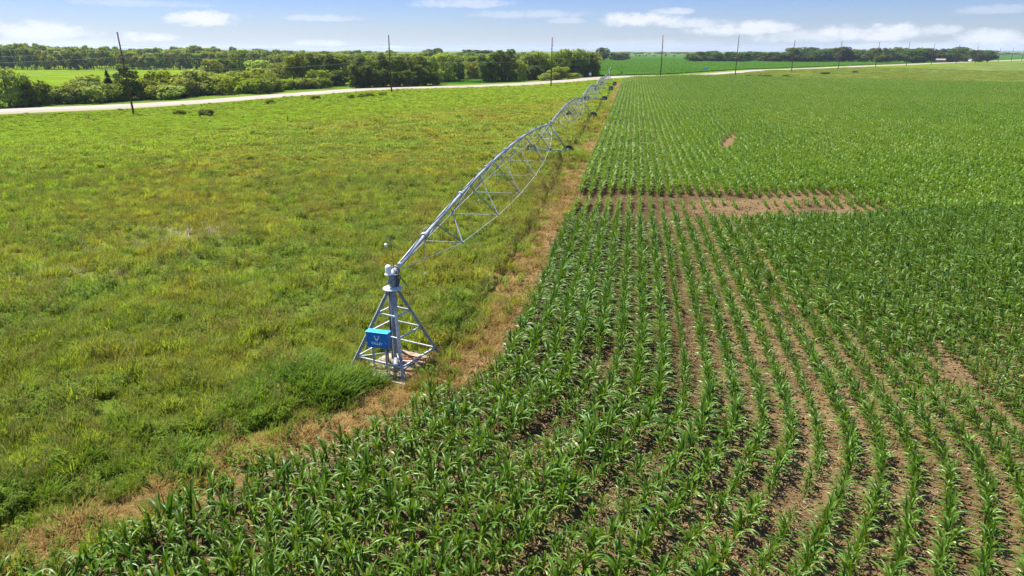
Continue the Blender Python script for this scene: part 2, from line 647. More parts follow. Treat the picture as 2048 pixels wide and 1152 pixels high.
# ------------------------------------------------------------------ ground sheet
def build_ground():
    rad = np.concatenate([np.linspace(0, 60, 16), np.geomspace(64, 420, 90), np.geomspace(430, 10500, 64)])
    ang = np.concatenate([np.linspace(-48, 48, 241), np.linspace(48, 312, 60)[1:-1]])
    A = np.radians(ang)
    RR, AA = np.meshgrid(rad, A, indexing='ij')
    X, Y = RR * np.sin(AA), RR * np.cos(AA)
    Z = T(X, Y)
    front = (np.cos(AA) > .6)
    Z = np.where(front, Z, Z * .0)
    Z -= np.clip(RR - 3000, 0, None) * .0003
    nr, na = X.shape
    vs = np.stack([X, Y, Z], -1).reshape(-1, 3)
    fs = []
    for i in range(nr - 1):
        for j in range(na):
            k = (j + 1) % na
            if i == 0:
                fs.append((j, (i + 1) * na + j, (i + 1) * na + k)[::-1])
            else:
                fs.append((i * na + j, i * na + k, (i + 1) * na + k, (i + 1) * na + j))
    me = bpy.data.meshes.new('ground')
    me.from_pydata(vs.tolist(), [], fs)
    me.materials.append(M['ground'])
    me.polygons.foreach_set('use_smooth', [True] * len(me.polygons))
    me.update()
    o = bpy.data.objects.new('ground', me)
    COL.objects.link(o)
    tag(o, kind='structure')


build_ground()


def strip(name, pts, half, mat, dz, t_is_line=True):
    """A draped ribbon along a list of (x, y) points."""
    vs, fs = [], []
    n = len(pts)
    lanes = [-1.25, -1, -.5, 0, .5, 1, 1.25]
    for i, p in enumerate(pts):
        a, b = pts[max(i - 1, 0)], pts[min(i + 1, n - 1)]
        d = Vector((b[0] - a[0], b[1] - a[1])).normalized()
        q = Vector((-d.y, d.x))
        zc = max(float(T(p[0] + q.x * half * w, p[1] + q.y * half * w)) for w in (-1, 0, 1)) + dz
        for w in lanes:
            x, y = p[0] + q.x * half * w, p[1] + q.y * half * w
            z = zc if abs(w) <= 1 else float(T(x, y)) - .1
            vs.append((x, y, z))
    L = len(lanes)
    for i in range(n - 1):
        for k in range(L - 1):
            fs.append((i * L + k, (i + 1) * L + k, (i + 1) * L + k + 1, i * L + k + 1))
    mb = MB()
    mb.add(vs, fs)
    o = mb.build(name, mat, None, True)
    tag(o, kind='structure')
    return o


def S2P(s, t):
    return (P0[0] + s * EX - t * EY, P0[1] + s * EY + t * EX)


road_pts = [S2P(s, 14.5) for s in np.concatenate([np.arange(-260, 600, 8.), np.arange(600, 3000, 40.)])]
strip('road', road_pts, 4.1, M['road'], .12)
# gravel turn-out that meets the road by the corn's far corner
a0, a1 = at(1372, 152), at(1340, 157)
jn = [S2P(*st(a0.x, a0.y))]
sj, tj = st(a0.x, a0.y)
strip('side_path', [S2P(sj - 2, 9.8), S2P(sj, 7.), S2P(sj + 2, 3.)], 6., M['road'], .05)

# ------------------------------------------------------------------ scatter by geometry nodes (stuff)
def source(name, meshes):
    c = bpy.data.collections.new(name)
    for i, me in enumerate(meshes):
        o = bpy.data.objects.new('%s_%02d' % (name, i), me)
        c.objects.link(o)
    return c


def scatter(name, pts, rot, scl, idx, coll, label, cat):
    me = bpy.data.meshes.new(name)
    n = len(pts)
    me.vertices.add(n)
    me.vertices.foreach_set('co', np.asarray(pts, np.float32).ravel())
    for nm, ty, key, arr in (('rot', 'FLOAT_VECTOR', 'vector', rot), ('scl', 'FLOAT_VECTOR', 'vector', scl), ('idx', 'INT', 'value', idx)):
        a = me.attributes.new(nm, ty, 'POINT')
        a.data.foreach_set(key, np.asarray(arr, np.int32 if ty == 'INT' else np.float32).ravel())
    o = bpy.data.objects.new(name, me)
    COL.objects.link(o)
    g = bpy.data.node_groups.new(name, 'GeometryNodeTree')
    g.interface.new_socket('Geometry', in_out='INPUT', socket_type='NodeSocketGeometry')
    g.interface.new_socket('Geometry', in_out='OUTPUT', socket_type='NodeSocketGeometry')
    gi, go = g.nodes.new('NodeGroupInput'), g.nodes.new('NodeGroupOutput')
    ci = g.nodes.new('GeometryNodeCollectionInfo')
    ci.inputs['Collection'].default_value = coll
    ci.inputs['Separate Children'].default_value = True
    ci.inputs['Reset Children'].default_value = True
    ip = g.nodes.new('GeometryNodeInstanceOnPoints')
    ip.inputs['Pick Instance'].default_value = True

    def na(nm, ty):
        q = g.nodes.new('GeometryNodeInputNamedAttribute')
        q.data_type = ty
        q.inputs['Name'].default_value = nm
        return [s for s in q.outputs if s.enabled and s.name == 'Attribute'][0]
    er = g.nodes.new('FunctionNodeEulerToRotation')
    L = g.links.new
    L(na('rot', 'FLOAT_VECTOR'), er.inputs[0])
    L(gi.outputs[0], ip.inputs['Points'])
    L(ci.outputs[0], ip.inputs['Instance'])
    L(na('idx', 'INT'), ip.inputs['Instance Index'])
    L(er.outputs[0], ip.inputs['Rotation'])
    L(na('scl', 'FLOAT_VECTOR'), ip.inputs['Scale'])
    L(ip.outputs[0], go.inputs[0])
    md = o.modifiers.new('scatter', 'NODES')
    md.node_group = g
    tag(o, label, cat, None, 'stuff')
    return o


def ribbon(mb, base, azim, lean0, lean1, length, width, seg=5, fold=.0, mi=0, twist=0.):
    """A leaf blade that starts steep and bends over; two faces wide when folded."""
    p = Vector(base)
    h = Vector((math.cos(azim), math.sin(azim), 0))
    side = Vector((-math.sin(azim), math.cos(azim), 0))
    vs, fs = [], []
    step = length / seg
    for i in range(seg + 1):
        f = i / seg
        a = lean0 + (lean1 - lean0) * f ** 1.15
        d = h * math.sin(a) + Vector((0, 0, 1)) * math.cos(a)
        up = h * -math.cos(a) + Vector((0, 0, 1)) * math.sin(a)
        w = width * (.55 + 1.35 * f) * (1 - f ** 2.2) if f < 1 else 0
        w = max(min(w, width), 0.002)
        sd = (side * math.cos(twist * f) + up * math.sin(twist * f))
        if fold:
            vs += [p + sd * w / 2 + up * w * fold, p.copy(), p - sd * w / 2 + up * w * fold]
        else:
            vs += [p + sd * w / 2, p - sd * w / 2]
        p = p + d * step
    c = 3 if fold else 2
    for i in range(seg):
        for k in range(c - 1):
            fs.append((i * c + k, i * c + k + 1, (i + 1) * c + k + 1, (i + 1) * c + k))
    mb.add(vs, fs, mi)


def corn_plant(seed, hgt=.95, nleaf=9, seg=6, spread=.35, lod=0):
    """Stalk with leaves in two opposite ranks, across the row (local x)."""
    rs = random.Random(seed)
    mb = MB()
    sh = hgt * .62
    n = 5 if lod == 0 else 3
    mb.tube([(0, 0, -.03), (rs.uniform(-.01, .01), rs.uniform(-.01, .01), sh * .5), (rs.uniform(-.03, .03), rs.uniform(-.03, .03), sh)], [.014, .012, .007], n, 0, False)
    for i in range(nleaf):
        f = i / (nleaf - 1)
        z = sh * (.12 + .88 * f)
        az = (0 if i % 2 else math.pi) + rs.gauss(0, spread)
        L = hgt * (.345 + .29 * math.sin(math.pi * min(f * .85 + .12, 1))) * rs.uniform(.7, 1.25)
        l0 = R(rs.uniform(10, 38)) * (1 - .6 * f)
        l1 = R(rs.uniform(115, 172)) * (1 - .35 * f)
        if f > .88: l1 = R(rs.uniform(10, 55))
        ribbon(mb, (0, 0, z), az, l0, l1, L, (.060 if lod == 0 else .072) * hgt * rs.uniform(.7, 1.25), seg, .22 if lod == 0 else 0, (1 if rs.random() < ((.22 if f < .35 else .05) if lod == 0 else .015) else 2 if (lod == 0 and f < .2 and rs.random() < .4) else 0), rs.uniform(-.9, .9))
    return mb


corn_meshes = [corn_plant(100 + i, 1.0, 10 + i % 3, 6, .8).mesh('corn_plant', [M['corn'], M['cornyel'], M['dry']], True) for i in range(8)]
corn_pale = [corn_plant(140 + i, .8, 7, 5).mesh('corn_plant_pale', [M['cornyel'], M['corn'], M['dry']], True) for i in range(2)]


def corn_segment(seed, k=6, sp=.17):
    mb = MB()
    rs = random.Random(seed)
    for i in range(k):
        q = corn_plant(seed * 31 + i, rs.uniform(.70, 1.15), 9, 4, 1.0, 1)
        y = (i - (k - 1) / 2) * sp + rs.uniform(-.05, .05)
        x = rs.uniform(-.07, .07)
        o_ = len(mb.m)
        mb.add([(a + x, b + y, c) for a, b, c in q.v], q.f)
        mb.m[o_:] = q.m
    return mb


seg_meshes = [corn_segment(50 + i).mesh('corn_row_piece', [M['cornfar'], M['cornyel'], M['dry']], True) for i in range(7)]


def blob(x, y, px, py, rx, ry, ang=0.):
    """1 inside an elliptical patch centred on a pixel's ground point, fading to 0."""
    c = at(px, py)
    dx, dy = x - c.x, y - c.y
    a = dx * math.cos(ang) + dy * math.sin(ang)
    b = -dx * math.sin(ang) + dy * math.cos(ang)
    return np.clip(1.25 - np.sqrt((a / rx) ** 2 + (b / ry) ** 2), 0, 1)


def vigour(x, y):
    """How tall the corn stands, 0 to 1.1; low values mean missing plants."""
    v = .93 + .26 * (vnoise(x, y, .22, 3) - .5) + .2 * (vnoise(x, y, .9, 4) - .5)
    # near right: smaller plants with soil between the rows
    rt = sm(3, 9, x) * (1 - sm(18, 30, y))
    v -= .13 * rt
    v += .16 * sm(9, 15, x) * sm(20, 26, y) * (1 - sm(44, 50, y)) + .10 * sm(52, 60, y)
    v += .13 * (1 - sm(2, 7, x)) * (1 - sm(24, 36, y))
    f = phi(x, y)
    for lane, y0, y1, w_, k in ((6.45, 9, 34, .40, .34), (3.35, 15, 21, .42, .30), (9.9, 10, 22, .38, .16), (10.8, 25, 42, .40, .34), (15.1, 18, 24, .5, .36), (13.0, 8, 17, .4, .12), (17.4, 8, 22, .4, .15), (8.1, 30, 50, .35, .2)):
        v -= k * np.exp(-((f - lane) / w_) ** 2) * sm(y0 - 2, y0 + 1, y) * (1 - sm(y1 - 3, y1 + 3, y)) * (.5 + vnoise(x, y, .6, 61))
    row = np.round((f - .30) / .74)
    v += .16 * (((row * 12.9898) % 1.7) / 1.7 - .5) * (1 - sm(30, 60, y))
    for (px, py, rx, ry, k) in ((1110, 880, .9, .7, .36), (1195, 735, .9, 1.6, .5), (1290, 925, .8, .9, .4), (1450, 425, 7., 5.0, .36), (1610, 428, 6.5, 3.0, .40), (1700, 425, 3., 2., .34),
                                (1890, 745, .6, 1.2, .28), (1560, 1010, 1.1, .8, .3), (1700, 980, 1., .8, .25), (1180, 980, .7, .7, .4), (1230, 1020, .6, .8, .35), (1010, 905, .6, .6, .3)):
        v -= k * blob(x, y, px, py, rx, ry)
    v -= 1.1 * blob(x, y, 1458, 285, 1.0, 11., -.35) + .55 * blob(x, y, 1532, 292, .7, 8., -.35)
    # cross strips left unplanted
    c = at(1300, 396)
    gap = np.exp(-((y - c.y + .5 + 1.2 * (vnoise(x, y, .35, 43) - .5)) / 1.2) ** 4) * (1 - sm(20, 32, x + 6 * (vnoise(x, y, .3, 42) - .5)))
    v -= (.95 + .5 * vnoise(x, y, .5, 41)) * gap
    v -= .22 * sm(43, 47, y) * (1 - sm(51, 52, y)) * (1 - sm(22, 32, x))
    c2 = at(1290, 250)
    v -= 1.2 * np.exp(-((y - c2.y) / .8) ** 2) * (1 - sm(26, 32, x))
    return v


SPACING = .74
near_pts, seg_pts = [], []
NEAR_D = 46.0
for i in range(-4, 420):
    r = .30 + SPACING * i
    y = np.arange(7.5, 300, .05)
    x = row_x(r, y)
    ds = np.hypot(np.diff(x), np.diff(y))
    S = np.concatenate([[0], np.cumsum(ds)])
    hd = np.arctan2(np.gradient(x), np.gradient(y))
    # single plants near by
    q = np.arange(RNG.uniform(0, .17), S[-1], .165)
    xs, ys, hs = np.interp(q, S, x), np.interp(q, S, y), np.interp(q, S, hd)
    k = (ys < NEAR_D) & (np.abs(xs) < ys * .80 + 3.5) & (phe(xs, ys) > .12 + .5 * (vnoise(xs, ys, .8, 31) - .5))
    xs, ys, hs = xs[k], ys[k], hs[k]
    if len(xs):
        near_pts.append(np.stack([xs + RNG.normal(0, .03, len(xs)), ys + RNG.normal(0, .03, len(xs)), hs], -1))
    if i < 0: continue
    q = np.arange(RNG.uniform(0, 1.), S[-1], 1.0)
    xs, ys, hs = np.interp(q, S, x), np.interp(q, S, y), np.interp(q, S, hd)
    k = (ys >= NEAR_D) & (np.abs(xs) < ys * .80 + 4) & (np.hypot(xs, ys) < far_r(xs, ys))
    if k.any(): seg_pts.append(np.stack([xs[k], ys[k], hs[k]], -1))
near = np.concatenate(near_pts)
segs = np.concatenate(seg_pts)

vg = vigour(near[:, 0], near[:, 1])
keep = RNG.random(len(near)) < np.clip((vg - .10) / .42, 0, .98)
near, vg = near[keep], vg[keep]
sc = np.clip(vg, .30, 1.1) * RNG.uniform(.72, 1.12, len(near))
dist = np.hypot(near[:, 0], near[:, 1])
order = np.argsort(dist)
near, vg, sc = near[order], vg[order], sc[order]
# the plants that show largest: nearest ones inside the picture
u_ = near[:, 0] / (near[:, 1] * CP + HC * SP)
dn_ = (HC - .5)
depth_ = near[:, 1] * CP + (HC - .5) * SP
vv = ((HC - .5) * CP - near[:, 1] * SP) / depth_
inside = (np.abs(near[:, 0] / depth_) < 1024 / F) & (vv < 576 / F)
hero_i = np.nonzero(inside)[0][:300]
hero = np.zeros(len(near), bool)
hero[hero_i] = True
for i in hero_i:
    me = corn_meshes[i % 8] if (vg[i] > .5 or i % 3) else corn_pale[i % 2]
    o = bpy.data.objects.new('corn_plant', me)
    o.location = (near[i, 0], near[i, 1], 0)
    o.rotation_euler = (random.gauss(0, .09), random.gauss(0, .09), -near[i, 2] + random.gauss(0, .32) + (math.pi if i % 2 else 0))
    o.scale = (sc[i] * .95, sc[i] * .95, sc[i])
    COL.objects.link(o)
    tag(o, 'young corn plant with arching green leaves, in the nearest rows of the field', 'corn plant', 'nearest corn plants')
rest = ~hero
nr_ = near[rest]
pick = RNG.integers(0, 8, len(nr_))
pale = (vg[rest] < .55) & (RNG.random(len(nr_)) < .4)
pick = np.where(pale, 8 + pick % 2, pick)
n_ = len(nr_)
rot_n = np.stack([RNG.normal(0, .09, n_), RNG.normal(0, .09, n_), -nr_[:, 2] + RNG.normal(0, .32, n_) + np.pi * RNG.integers(0, 2, n_)], -1)
pts_n = np.stack([nr_[:, 0], nr_[:, 1], np.zeros(n_)], -1)
scl_n = np.repeat(sc[rest][:, None], 3, 1)

vs_ = vigour(segs[:, 0], segs[:, 1])
keep = RNG.random(len(segs)) < np.clip((vs_ - .10) / .35, 0, 1)
segs, vs_ = segs[keep], vs_[keep]
ns_ = len(segs)
sc_s = np.clip(vs_, .4, 1.1)
pts_s = np.stack([segs[:, 0], segs[:, 1], T(segs[:, 0], segs[:, 1])], -1)
rot_s = np.stack([np.zeros(ns_), np.zeros(ns_), -segs[:, 2] + np.pi * RNG.integers(0, 2, ns_)], -1)
scl_s = np.stack([sc_s * 1.0, np.ones(ns_), sc_s * RNG.uniform(.9, 1.1, ns_)], -1)
pk_s = 10 + RNG.integers(0, len(seg_meshes), ns_)
corn_src = source('corn_kinds', corn_meshes + corn_pale + seg_meshes)
scatter('corn_field', np.concatenate([pts_n, pts_s]), np.concatenate([rot_n, rot_s]), np.concatenate([scl_n, scl_s]),
        np.concatenate([pick, pk_s]), corn_src, 'field of young green corn in curving rows, right of the dry strip', 'corn field')
print('corn', n_, ns_)

def residue():
    rs = random.Random(17)
    ms = []
    for j in range(3):
        mb = MB()
        for _ in range(9):
            a, L_, w_ = rs.uniform(0, 6.28), rs.uniform(.05, .24), rs.uniform(.005, .012)
            c_ = Vector((rs.gauss(0, .22), rs.gauss(0, .22), rs.uniform(.008, .03)))
            d = Vector((math.cos(a), math.sin(a), rs.uniform(-.12, .12))) * L_ / 2
            q = Vector((-math.sin(a), math.cos(a), rs.uniform(-.3, .3))) * w_
            mb.add([c_ - d - q, c_ + d - q, c_ + d + q, c_ - d + q], [(0, 1, 2, 3)])
        ms.append(mb.mesh('stalk_bits', M['residue']))
    for j in range(3):
        mb = MB()
        for _ in range(9):
            r = rs.uniform(.018, .06)
            c_ = Vector((rs.gauss(0, .25), rs.gauss(0, .25), r * .3))
            vs = [c_ + Vector((math.cos(k * 1.047) * r * rs.uniform(.6, 1.2), math.sin(k * 1.047) * r * rs.uniform(.6, 1.2), -r * .5)) for k in range(6)]
            vs += [c_ + Vector((math.cos(k * 1.57 + .4) * r * rs.uniform(.4, .8), math.sin(k * 1.57 + .4) * r * rs.uniform(.4, .8), r * rs.uniform(.4, .8))) for k in range(4)]
            mb.add(vs, [(0, 1, 6), (1, 2, 7, 6), (2, 3, 7), (3, 4, 8, 7), (4, 5, 9, 8), (5, 0, 6, 9), (6, 7, 8, 9)])
        ms.append(mb.mesh('clods', M['clod']))
    n = 9000
    y = 10 + 43 * RNG.random(n) ** 1.2
    x = RNG.uniform(-.5, 1, n) * y * .85
    k = phe(x, y) > -.9
    x, y = x[k], y[k]
    m = len(x)
    q = RNG.uniform(.7, 1.3, m)
    scatter('crop_residue', np.stack([x, y, np.zeros(m)], -1), np.stack([np.zeros(m), np.zeros(m), RNG.uniform(0, 6.28, m)], -1), np.repeat(q[:, None], 3, 1),
            np.where(RNG.random(m) < .40, RNG.integers(0, 3, m), 3 + RNG.integers(0, 3, m)), source('residue_kinds', ms), 'old stalk bits and soil clods strewn between the corn rows', 'residue')


M['residue'] = paint('old_stalks', (.235, .165, .088), .9, 0, .35, 3., .1)
M['clod'] = paint('soil_clods', (.128, .082, .038), .95, 0, .25, 3., .05)
residue()

# ------------------------------------------------------------------ meadow plants
def tuft(seed, n, rad, hgt, wid, bend=(40, 110), lean=(2, 28), mat='grass', seg=3, wind=0.6):
    rs = random.Random(seed)
    mb = MB()
    for _ in range(n):
        a = rs.uniform(0, 2 * math.pi)
        r = rad * math.sqrt(rs.random())
        az = a + rs.gauss(0, .7)
        if rs.random() < wind * .6: az = rs.gauss(-.4, .7)
        h = hgt * rs.uniform(.5, 1.15)
        ribbon(mb, (r * math.cos(a), r * math.sin(a), -.03), az, R(rs.uniform(*lean)), R(rs.uniform(*bend)), h, wid * rs.uniform(.7, 1.3), seg)
    return mb.mesh(mat + '_tuft', M[mat], True)


def weed(seed, n, rad, hgt, leaf, mat='weed', stems=7):
    rs = random.Random(seed)
    mb = MB()
    for _ in range(stems):
        a, r = rs.uniform(0, 6.28), rad * math.sqrt(rs.random()) * .7
        b = Vector((r * math.cos(a), r * math.sin(a), -.02))
        tip = b + Vector((rs.uniform(-.15, .15), rs.uniform(-.15, .15), hgt * rs.uniform(.6, 1.1)))
        for k in range(n // stems):
            f = rs.uniform(.15, 1)
            p = b.lerp(tip, f)
            ribbon(mb, p, rs.uniform(0, 6.28), R(rs.uniform(30, 80)), R(rs.uniform(80, 130)), leaf * rs.uniform(.7, 1.4) * (1.25 - .5 * f), leaf * .42, 2)
    return mb.mesh(mat + '_plant', M[mat], True)


def seedy(seed, n, rad, hgt):
    rs = random.Random(seed)
    mb = MB()
    for _ in range(n):
        a, r = rs.uniform(0, 6.28), rad * math.sqrt(rs.random())
        b = Vector((r * math.cos(a), r * math.sin(a), 0))
        h = hgt * rs.uniform(.7, 1.15)
        az = rs.gauss(-.4, 1.2)
        ribbon(mb, b, az, R(3), R(25), h, .008, 2)
        t_ = b + Vector((math.cos(az) * h * .2, math.sin(az) * h * .2, h * .93))
        for k in range(4):
            ribbon(mb, t_ - Vector((0, 0, .03 * k)), rs.uniform(0, 6.28), R(20), R(70), .09, .025, 2)
    return mb.mesh('seed_stems', M['seed'], True)


def patch_mesh(seed, size, n, hgt, wid, leaf_share=.5):
    """A wider piece of mixed cover for the far meadow."""
    rs = random.Random(seed)
    mb = MB()
    for _ in range(n):
        p = (rs.uniform(-size, size) * .6 + rs.gauss(0, size * .2), rs.uniform(-size, size) * .6 + rs.gauss(0, size * .2), -.04)
        if rs.random() < leaf_share:
            ribbon(mb, (p[0], p[1], hgt * rs.uniform(.1, .7)), rs.uniform(0, 6.28), R(rs.uniform(20, 70)), R(rs.uniform(70, 120)), hgt * .5, wid * 1.8, 2)
        else:
            ribbon(mb, p, rs.uniform(0, 6.28), R(rs.uniform(0, 30)), R(rs.uniform(30, 100)), hgt * rs.uniform(.6, 1.2), wid, 3)
    return mb.mesh('far_patch', M['grass'], True)


kinds = [tuft(1, 70, .30, .55, .020), tuft(2, 60, .34, .70, .022), tuft(3, 80, .28, .42, .018, (30, 80)),                # 0-2 grass
         weed(4, 110, .30, .45, .085), weed(5, 120, .34, .60, .10), weed(6, 90, .28, .35, .07),                        # 3-5 weeds
         seedy(7, 22, .30, .75), seedy(8, 16, .35, .85),                                                               # 6-7 seed heads
         tuft(9, 55, .30, .32, .016, (60, 130), (10, 60), 'dry'), tuft(10, 40, .34, .45, .016, (60, 120), (5, 45), 'dry'),  # 8-9 dry
         tuft(11, 120, .34, .68, .022, (55, 130), (2, 24), 'lush', 4), tuft(12, 100, .30, .60, .022, (50, 120), (2, 24), 'lush', 4),  # 10-11 lush
         weed(13, 50, .30, .65, .04, 'flower', 9),                                                                     # 12 bloom
         patch_mesh(14, .75, 170, .42, .05), patch_mesh(15, .75, 150, .52, .055, .7), patch_mesh(16, .75, 180, .32, .045, .3)]   # 13-15 far patches
mead_src = source('meadow_kinds', kinds)


def meadow():
    P, RO, S_, I = [], [], [], []

    def emit(n, x0, x1, y0, y1):
        x, y = RNG.uniform(x0, x1, n), RNG.uniform(y0, y1, n)
        k = (np.abs(x) < y * .80 + 4)
        return x[k], y[k]
    pad = at(800, 735)
    for (y0, y1, dens, big) in ((8, 30, 13., 0), (30, 60, 9., 0), (60, 75, 6.5, 1), (75, 95, 4.6, 1), (95, 150, 2.4, 1), (150, 260, 1.0, 1)):
        x0, x1 = -y1 * .8 - 4, y1 * .22 + 2
        n = int((x1 - x0) * (y1 - y0) * dens)
        x, y = emit(n, x0, x1, y0, y1)
        ph = phe(x, y)
        s, t = st(x, y)
        jit = (vnoise(x, y, .45, 11) - .5) * np.where((y > 17) & (y < 34), 1.3, 2.6) + (vnoise(x, y, 1.6, 12) - .5) * 1.2
        ok = (ph + jit < -1.5 - .75 * sm(15.5, 17.5, y) * (1 - sm(20, 25, y))) & (t < 8.)
        dp = np.minimum(np.hypot((x + 4.1) / 1.45, (y - 22.6) / 1.5), np.hypot((x + 3.2) / 1.2, (y - 21.3) / 1.15))
        ok &= dp > 1.0
        sk = (np.abs(t + 46.3 - .26 * s) < 1.3 + 1.5 * vnoise(x, y, .3, 51)) & (s > -16) & (s < 13)
        ok &= ~(sk & (RNG.random(len(x)) < .88))
        dry_zone = (~ok) & (ph + jit * .5 < -.25) & (dp > 1) & (t < 0)
        # dry tufts thinly over the strip
        k = dry_zone & (RNG.random(len(x)) < (.62 if not big else .7))
        for (mask, isdry) in ((ok, False), (k, True)):
            xx, yy = x[mask], y[mask]
            m = len(xx)
            if not m: continue
            nb = vnoise(xx, yy, .35, 21)
            nb2 = vnoise(xx, yy, 1.1, 22)
            u = RNG.random(m)
            if isdry:
                grn = np.where(yy < 16.5, .78, np.where(yy > 28, .15, .04))
                idx = np.where(u < grn, np.where(RNG.random(m) < .5, RNG.integers(0, 3, m), 3 + RNG.integers(0, 3, m)), 8 + RNG.integers(0, 2, m))
                sc = RNG.uniform(.5, 1.1, m) * np.where(yy < 16.5, 1.15, 1.)
            else:
                weedy = np.clip((nb - .35) * 2.2, .15, .75)
                idx = np.where(u < weedy, 3 + RNG.integers(0, 3, m), RNG.integers(0, 3, m))
                idx = np.where(RNG.random(m) < .10, 6 + RNG.integers(0, 2, m), idx)
                # lush grass near the pivot's foot and at the near left
                lush = 1.0 * blob(xx, yy, 650, 775, 3.2, 2.3) + 1.1 * blob(xx, yy, 750, 790, 1.3, .9) + .3 * blob(xx, yy, 150, 960, 4.5, 3.2) + .5 * blob(xx, yy, 930, 640, 1.6, 2.2)
                idx = np.where(RNG.random(m) < lush * .65, 10 + RNG.integers(0, 2, m), idx)
                edge = (phe(xx, yy) + 3.2)
                idx = np.where(RNG.random(m) < np.clip(edge * .45, 0, .7), 8 + RNG.integers(0, 2, m), idx)
                gold = np.clip(1.1 - np.abs(edge - 0) * 0 - np.clip(-phe(xx, yy) - 1.2, 0, 9) / 6.5, 0, 1) * sm(34, 55, yy) * (1 - sm(105, 140, yy))
                idx = np.where(RNG.random(m) < gold * .6 * (nb > .3), np.where(RNG.random(m) < .5, 8 + RNG.integers(0, 2, m), 6 + RNG.integers(0, 2, m)), idx)
                bl = blob(xx, yy, 390, 470, 3.2, 2.6) + .7 * blob(xx, yy, 240, 500, 3, 1.2) + .6 * blob(xx, yy, 500, 362, 3, 2.) + .35 * blob(xx, yy, 120, 560, 4, 2)
                idx = np.where(RNG.random(m) < bl * .75, 12, idx)
                sc = (.58 + .55 * nb2) * RNG.uniform(.75, 1.2, m)
                s2, t2 = st(xx, yy)
                sc *= 1 - .5 * sm(-60, -35, t2)
                sc *= 1 + .3 * np.clip(blob(xx, yy, 670, 770, 2.4, 1.9), 0, .8)
                if y1 > 40:
                    idx = np.where((RNG.random(m) < .9 * sm(58, 84, yy)) & ((gold < .3) | (RNG.random(m) < .55)), 13 + RNG.integers(0, 3, m), idx)
                    sc = sc * (1 + .4 * sm(58, 110, yy))
            P.append(np.stack([xx, yy, T(xx, yy)], -1))
            RO.append(np.stack([RNG.normal(0, .06, m), RNG.normal(0, .06, m), RNG.normal(0, .9, m)], -1))
            S_.append(np.stack([sc, sc, sc * RNG.uniform(.8, 1.2, m)], -1))
            I.append(idx)
    for px, py, n, sx_, sy_, lo, hi in ((868, 748, 90, .35, .75, .6, 1.15), (890, 728, 50, .35, .5, .5, 1.0), (845, 770, 40, .25, .35, .5, .9), (735, 735, 26, .5, .3, .4, .7), (800, 762, 22, .35, .2, .35, .6),
                                        (925, 690, 40, .5, .8, .4, .9), (850, 800, 26, .5, .3, .3, .6), (985, 640, 50, .4, 1.1, .4, .9), (1060, 480, 60, .6, 3.0, .5, 1.1), (1130, 380, 60, .8, 5., .6, 1.2), (1150, 320, 90, .8, .8, 1.1, 1.9), (1066, 321, 80, .9, .8, 1.1, 1.9), (1095, 321, 70, 1., .7, 1.0, 1.7), (1122, 321, 70, 1., .7, 1.0, 1.7), (1190, 241, 40, .9, 1., .8, 1.3)):
        c_ = at(px, py)
        xx, yy = c_.x + RNG.normal(0, sx_, n), c_.y + RNG.normal(0, sy_, n)
        P.append(np.stack([xx, yy, np.zeros(n)], -1))
        RO.append(np.stack([RNG.normal(0, .1, n), RNG.normal(0, .1, n), RNG.uniform(0, 6.28, n)], -1))
        q_ = RNG.uniform(lo, hi, n)
        S_.append(np.stack([q_, q_, q_ * RNG.uniform(.9, 1.3, n)], -1))
        I.append(np.where(RNG.random(n) < (.45 if lo > .9 else .84), 8 + RNG.integers(0, 2, n), np.where(RNG.random(n) < .5, 3 + RNG.integers(0, 3, n), RNG.integers(0, 3, n))))
    P, RO, S_, I = map(np.concatenate, (P, RO, S_, I))
    print('meadow', len(P))
    scatter('meadow_grass', P, RO, S_, I, mead_src, 'rough meadow of grass and weeds left of the dry strip', 'grass')


meadow()


def verge():
    n = 16000
    s, t = RNG.uniform(70, 620, n), 9 - 150 * RNG.random(n) ** 1.3
    x, y = P0[0] + s * EX - t * EY, P0[1] + s * EY + t * EX
    k = (np.hypot(x, y) > far_r(x, y) + 3.5) & (phi(x, y) > 2) & (np.abs(x) < y * .80) & (y < 420)
    x, y = x[k], y[k]
    m = len(x)
    q = RNG.uniform(.6, 1.3, m) * (.7 + .8 * vnoise(x, y, .06, 71))
    mb = MB()
    rs = random.Random(8)
    ms = []
    for j, c_ in enumerate(((.165, .215, .036), (.200, .205, .045), (.130, .190, .032))):
        mb = MB()
        for _ in range(120):
            ribbon(mb, (rs.gauss(0, .75), rs.gauss(0, .75), -.03), rs.uniform(0, 6.28), R(rs.uniform(5, 40)), R(rs.uniform(50, 110)), rs.uniform(.2, .45), .07, 2)
        ms.append(mb.mesh('verge_piece', leafy('verge_blades', (lambda cc: lambda nt: nt.hsv((*cc, 1), .5, 1., nt.ss(nt.n('ShaderNodeObjectInfo').outputs['Random'], 0., 1., .75, 1.3)))(c_), .7, .4, .04), True))
    scatter('verge_grass', np.stack([x, y, T(x, y)], -1), np.stack([np.zeros(m), np.zeros(m), RNG.uniform(0, 6.28, m)], -1), np.stack([q, q, q * .8], -1),
            RNG.choice(3, m, p=[.45, .33, .22]), source('verge_kinds', ms), 'low rough grass between the far edge of the corn and the road', 'grass')


verge()

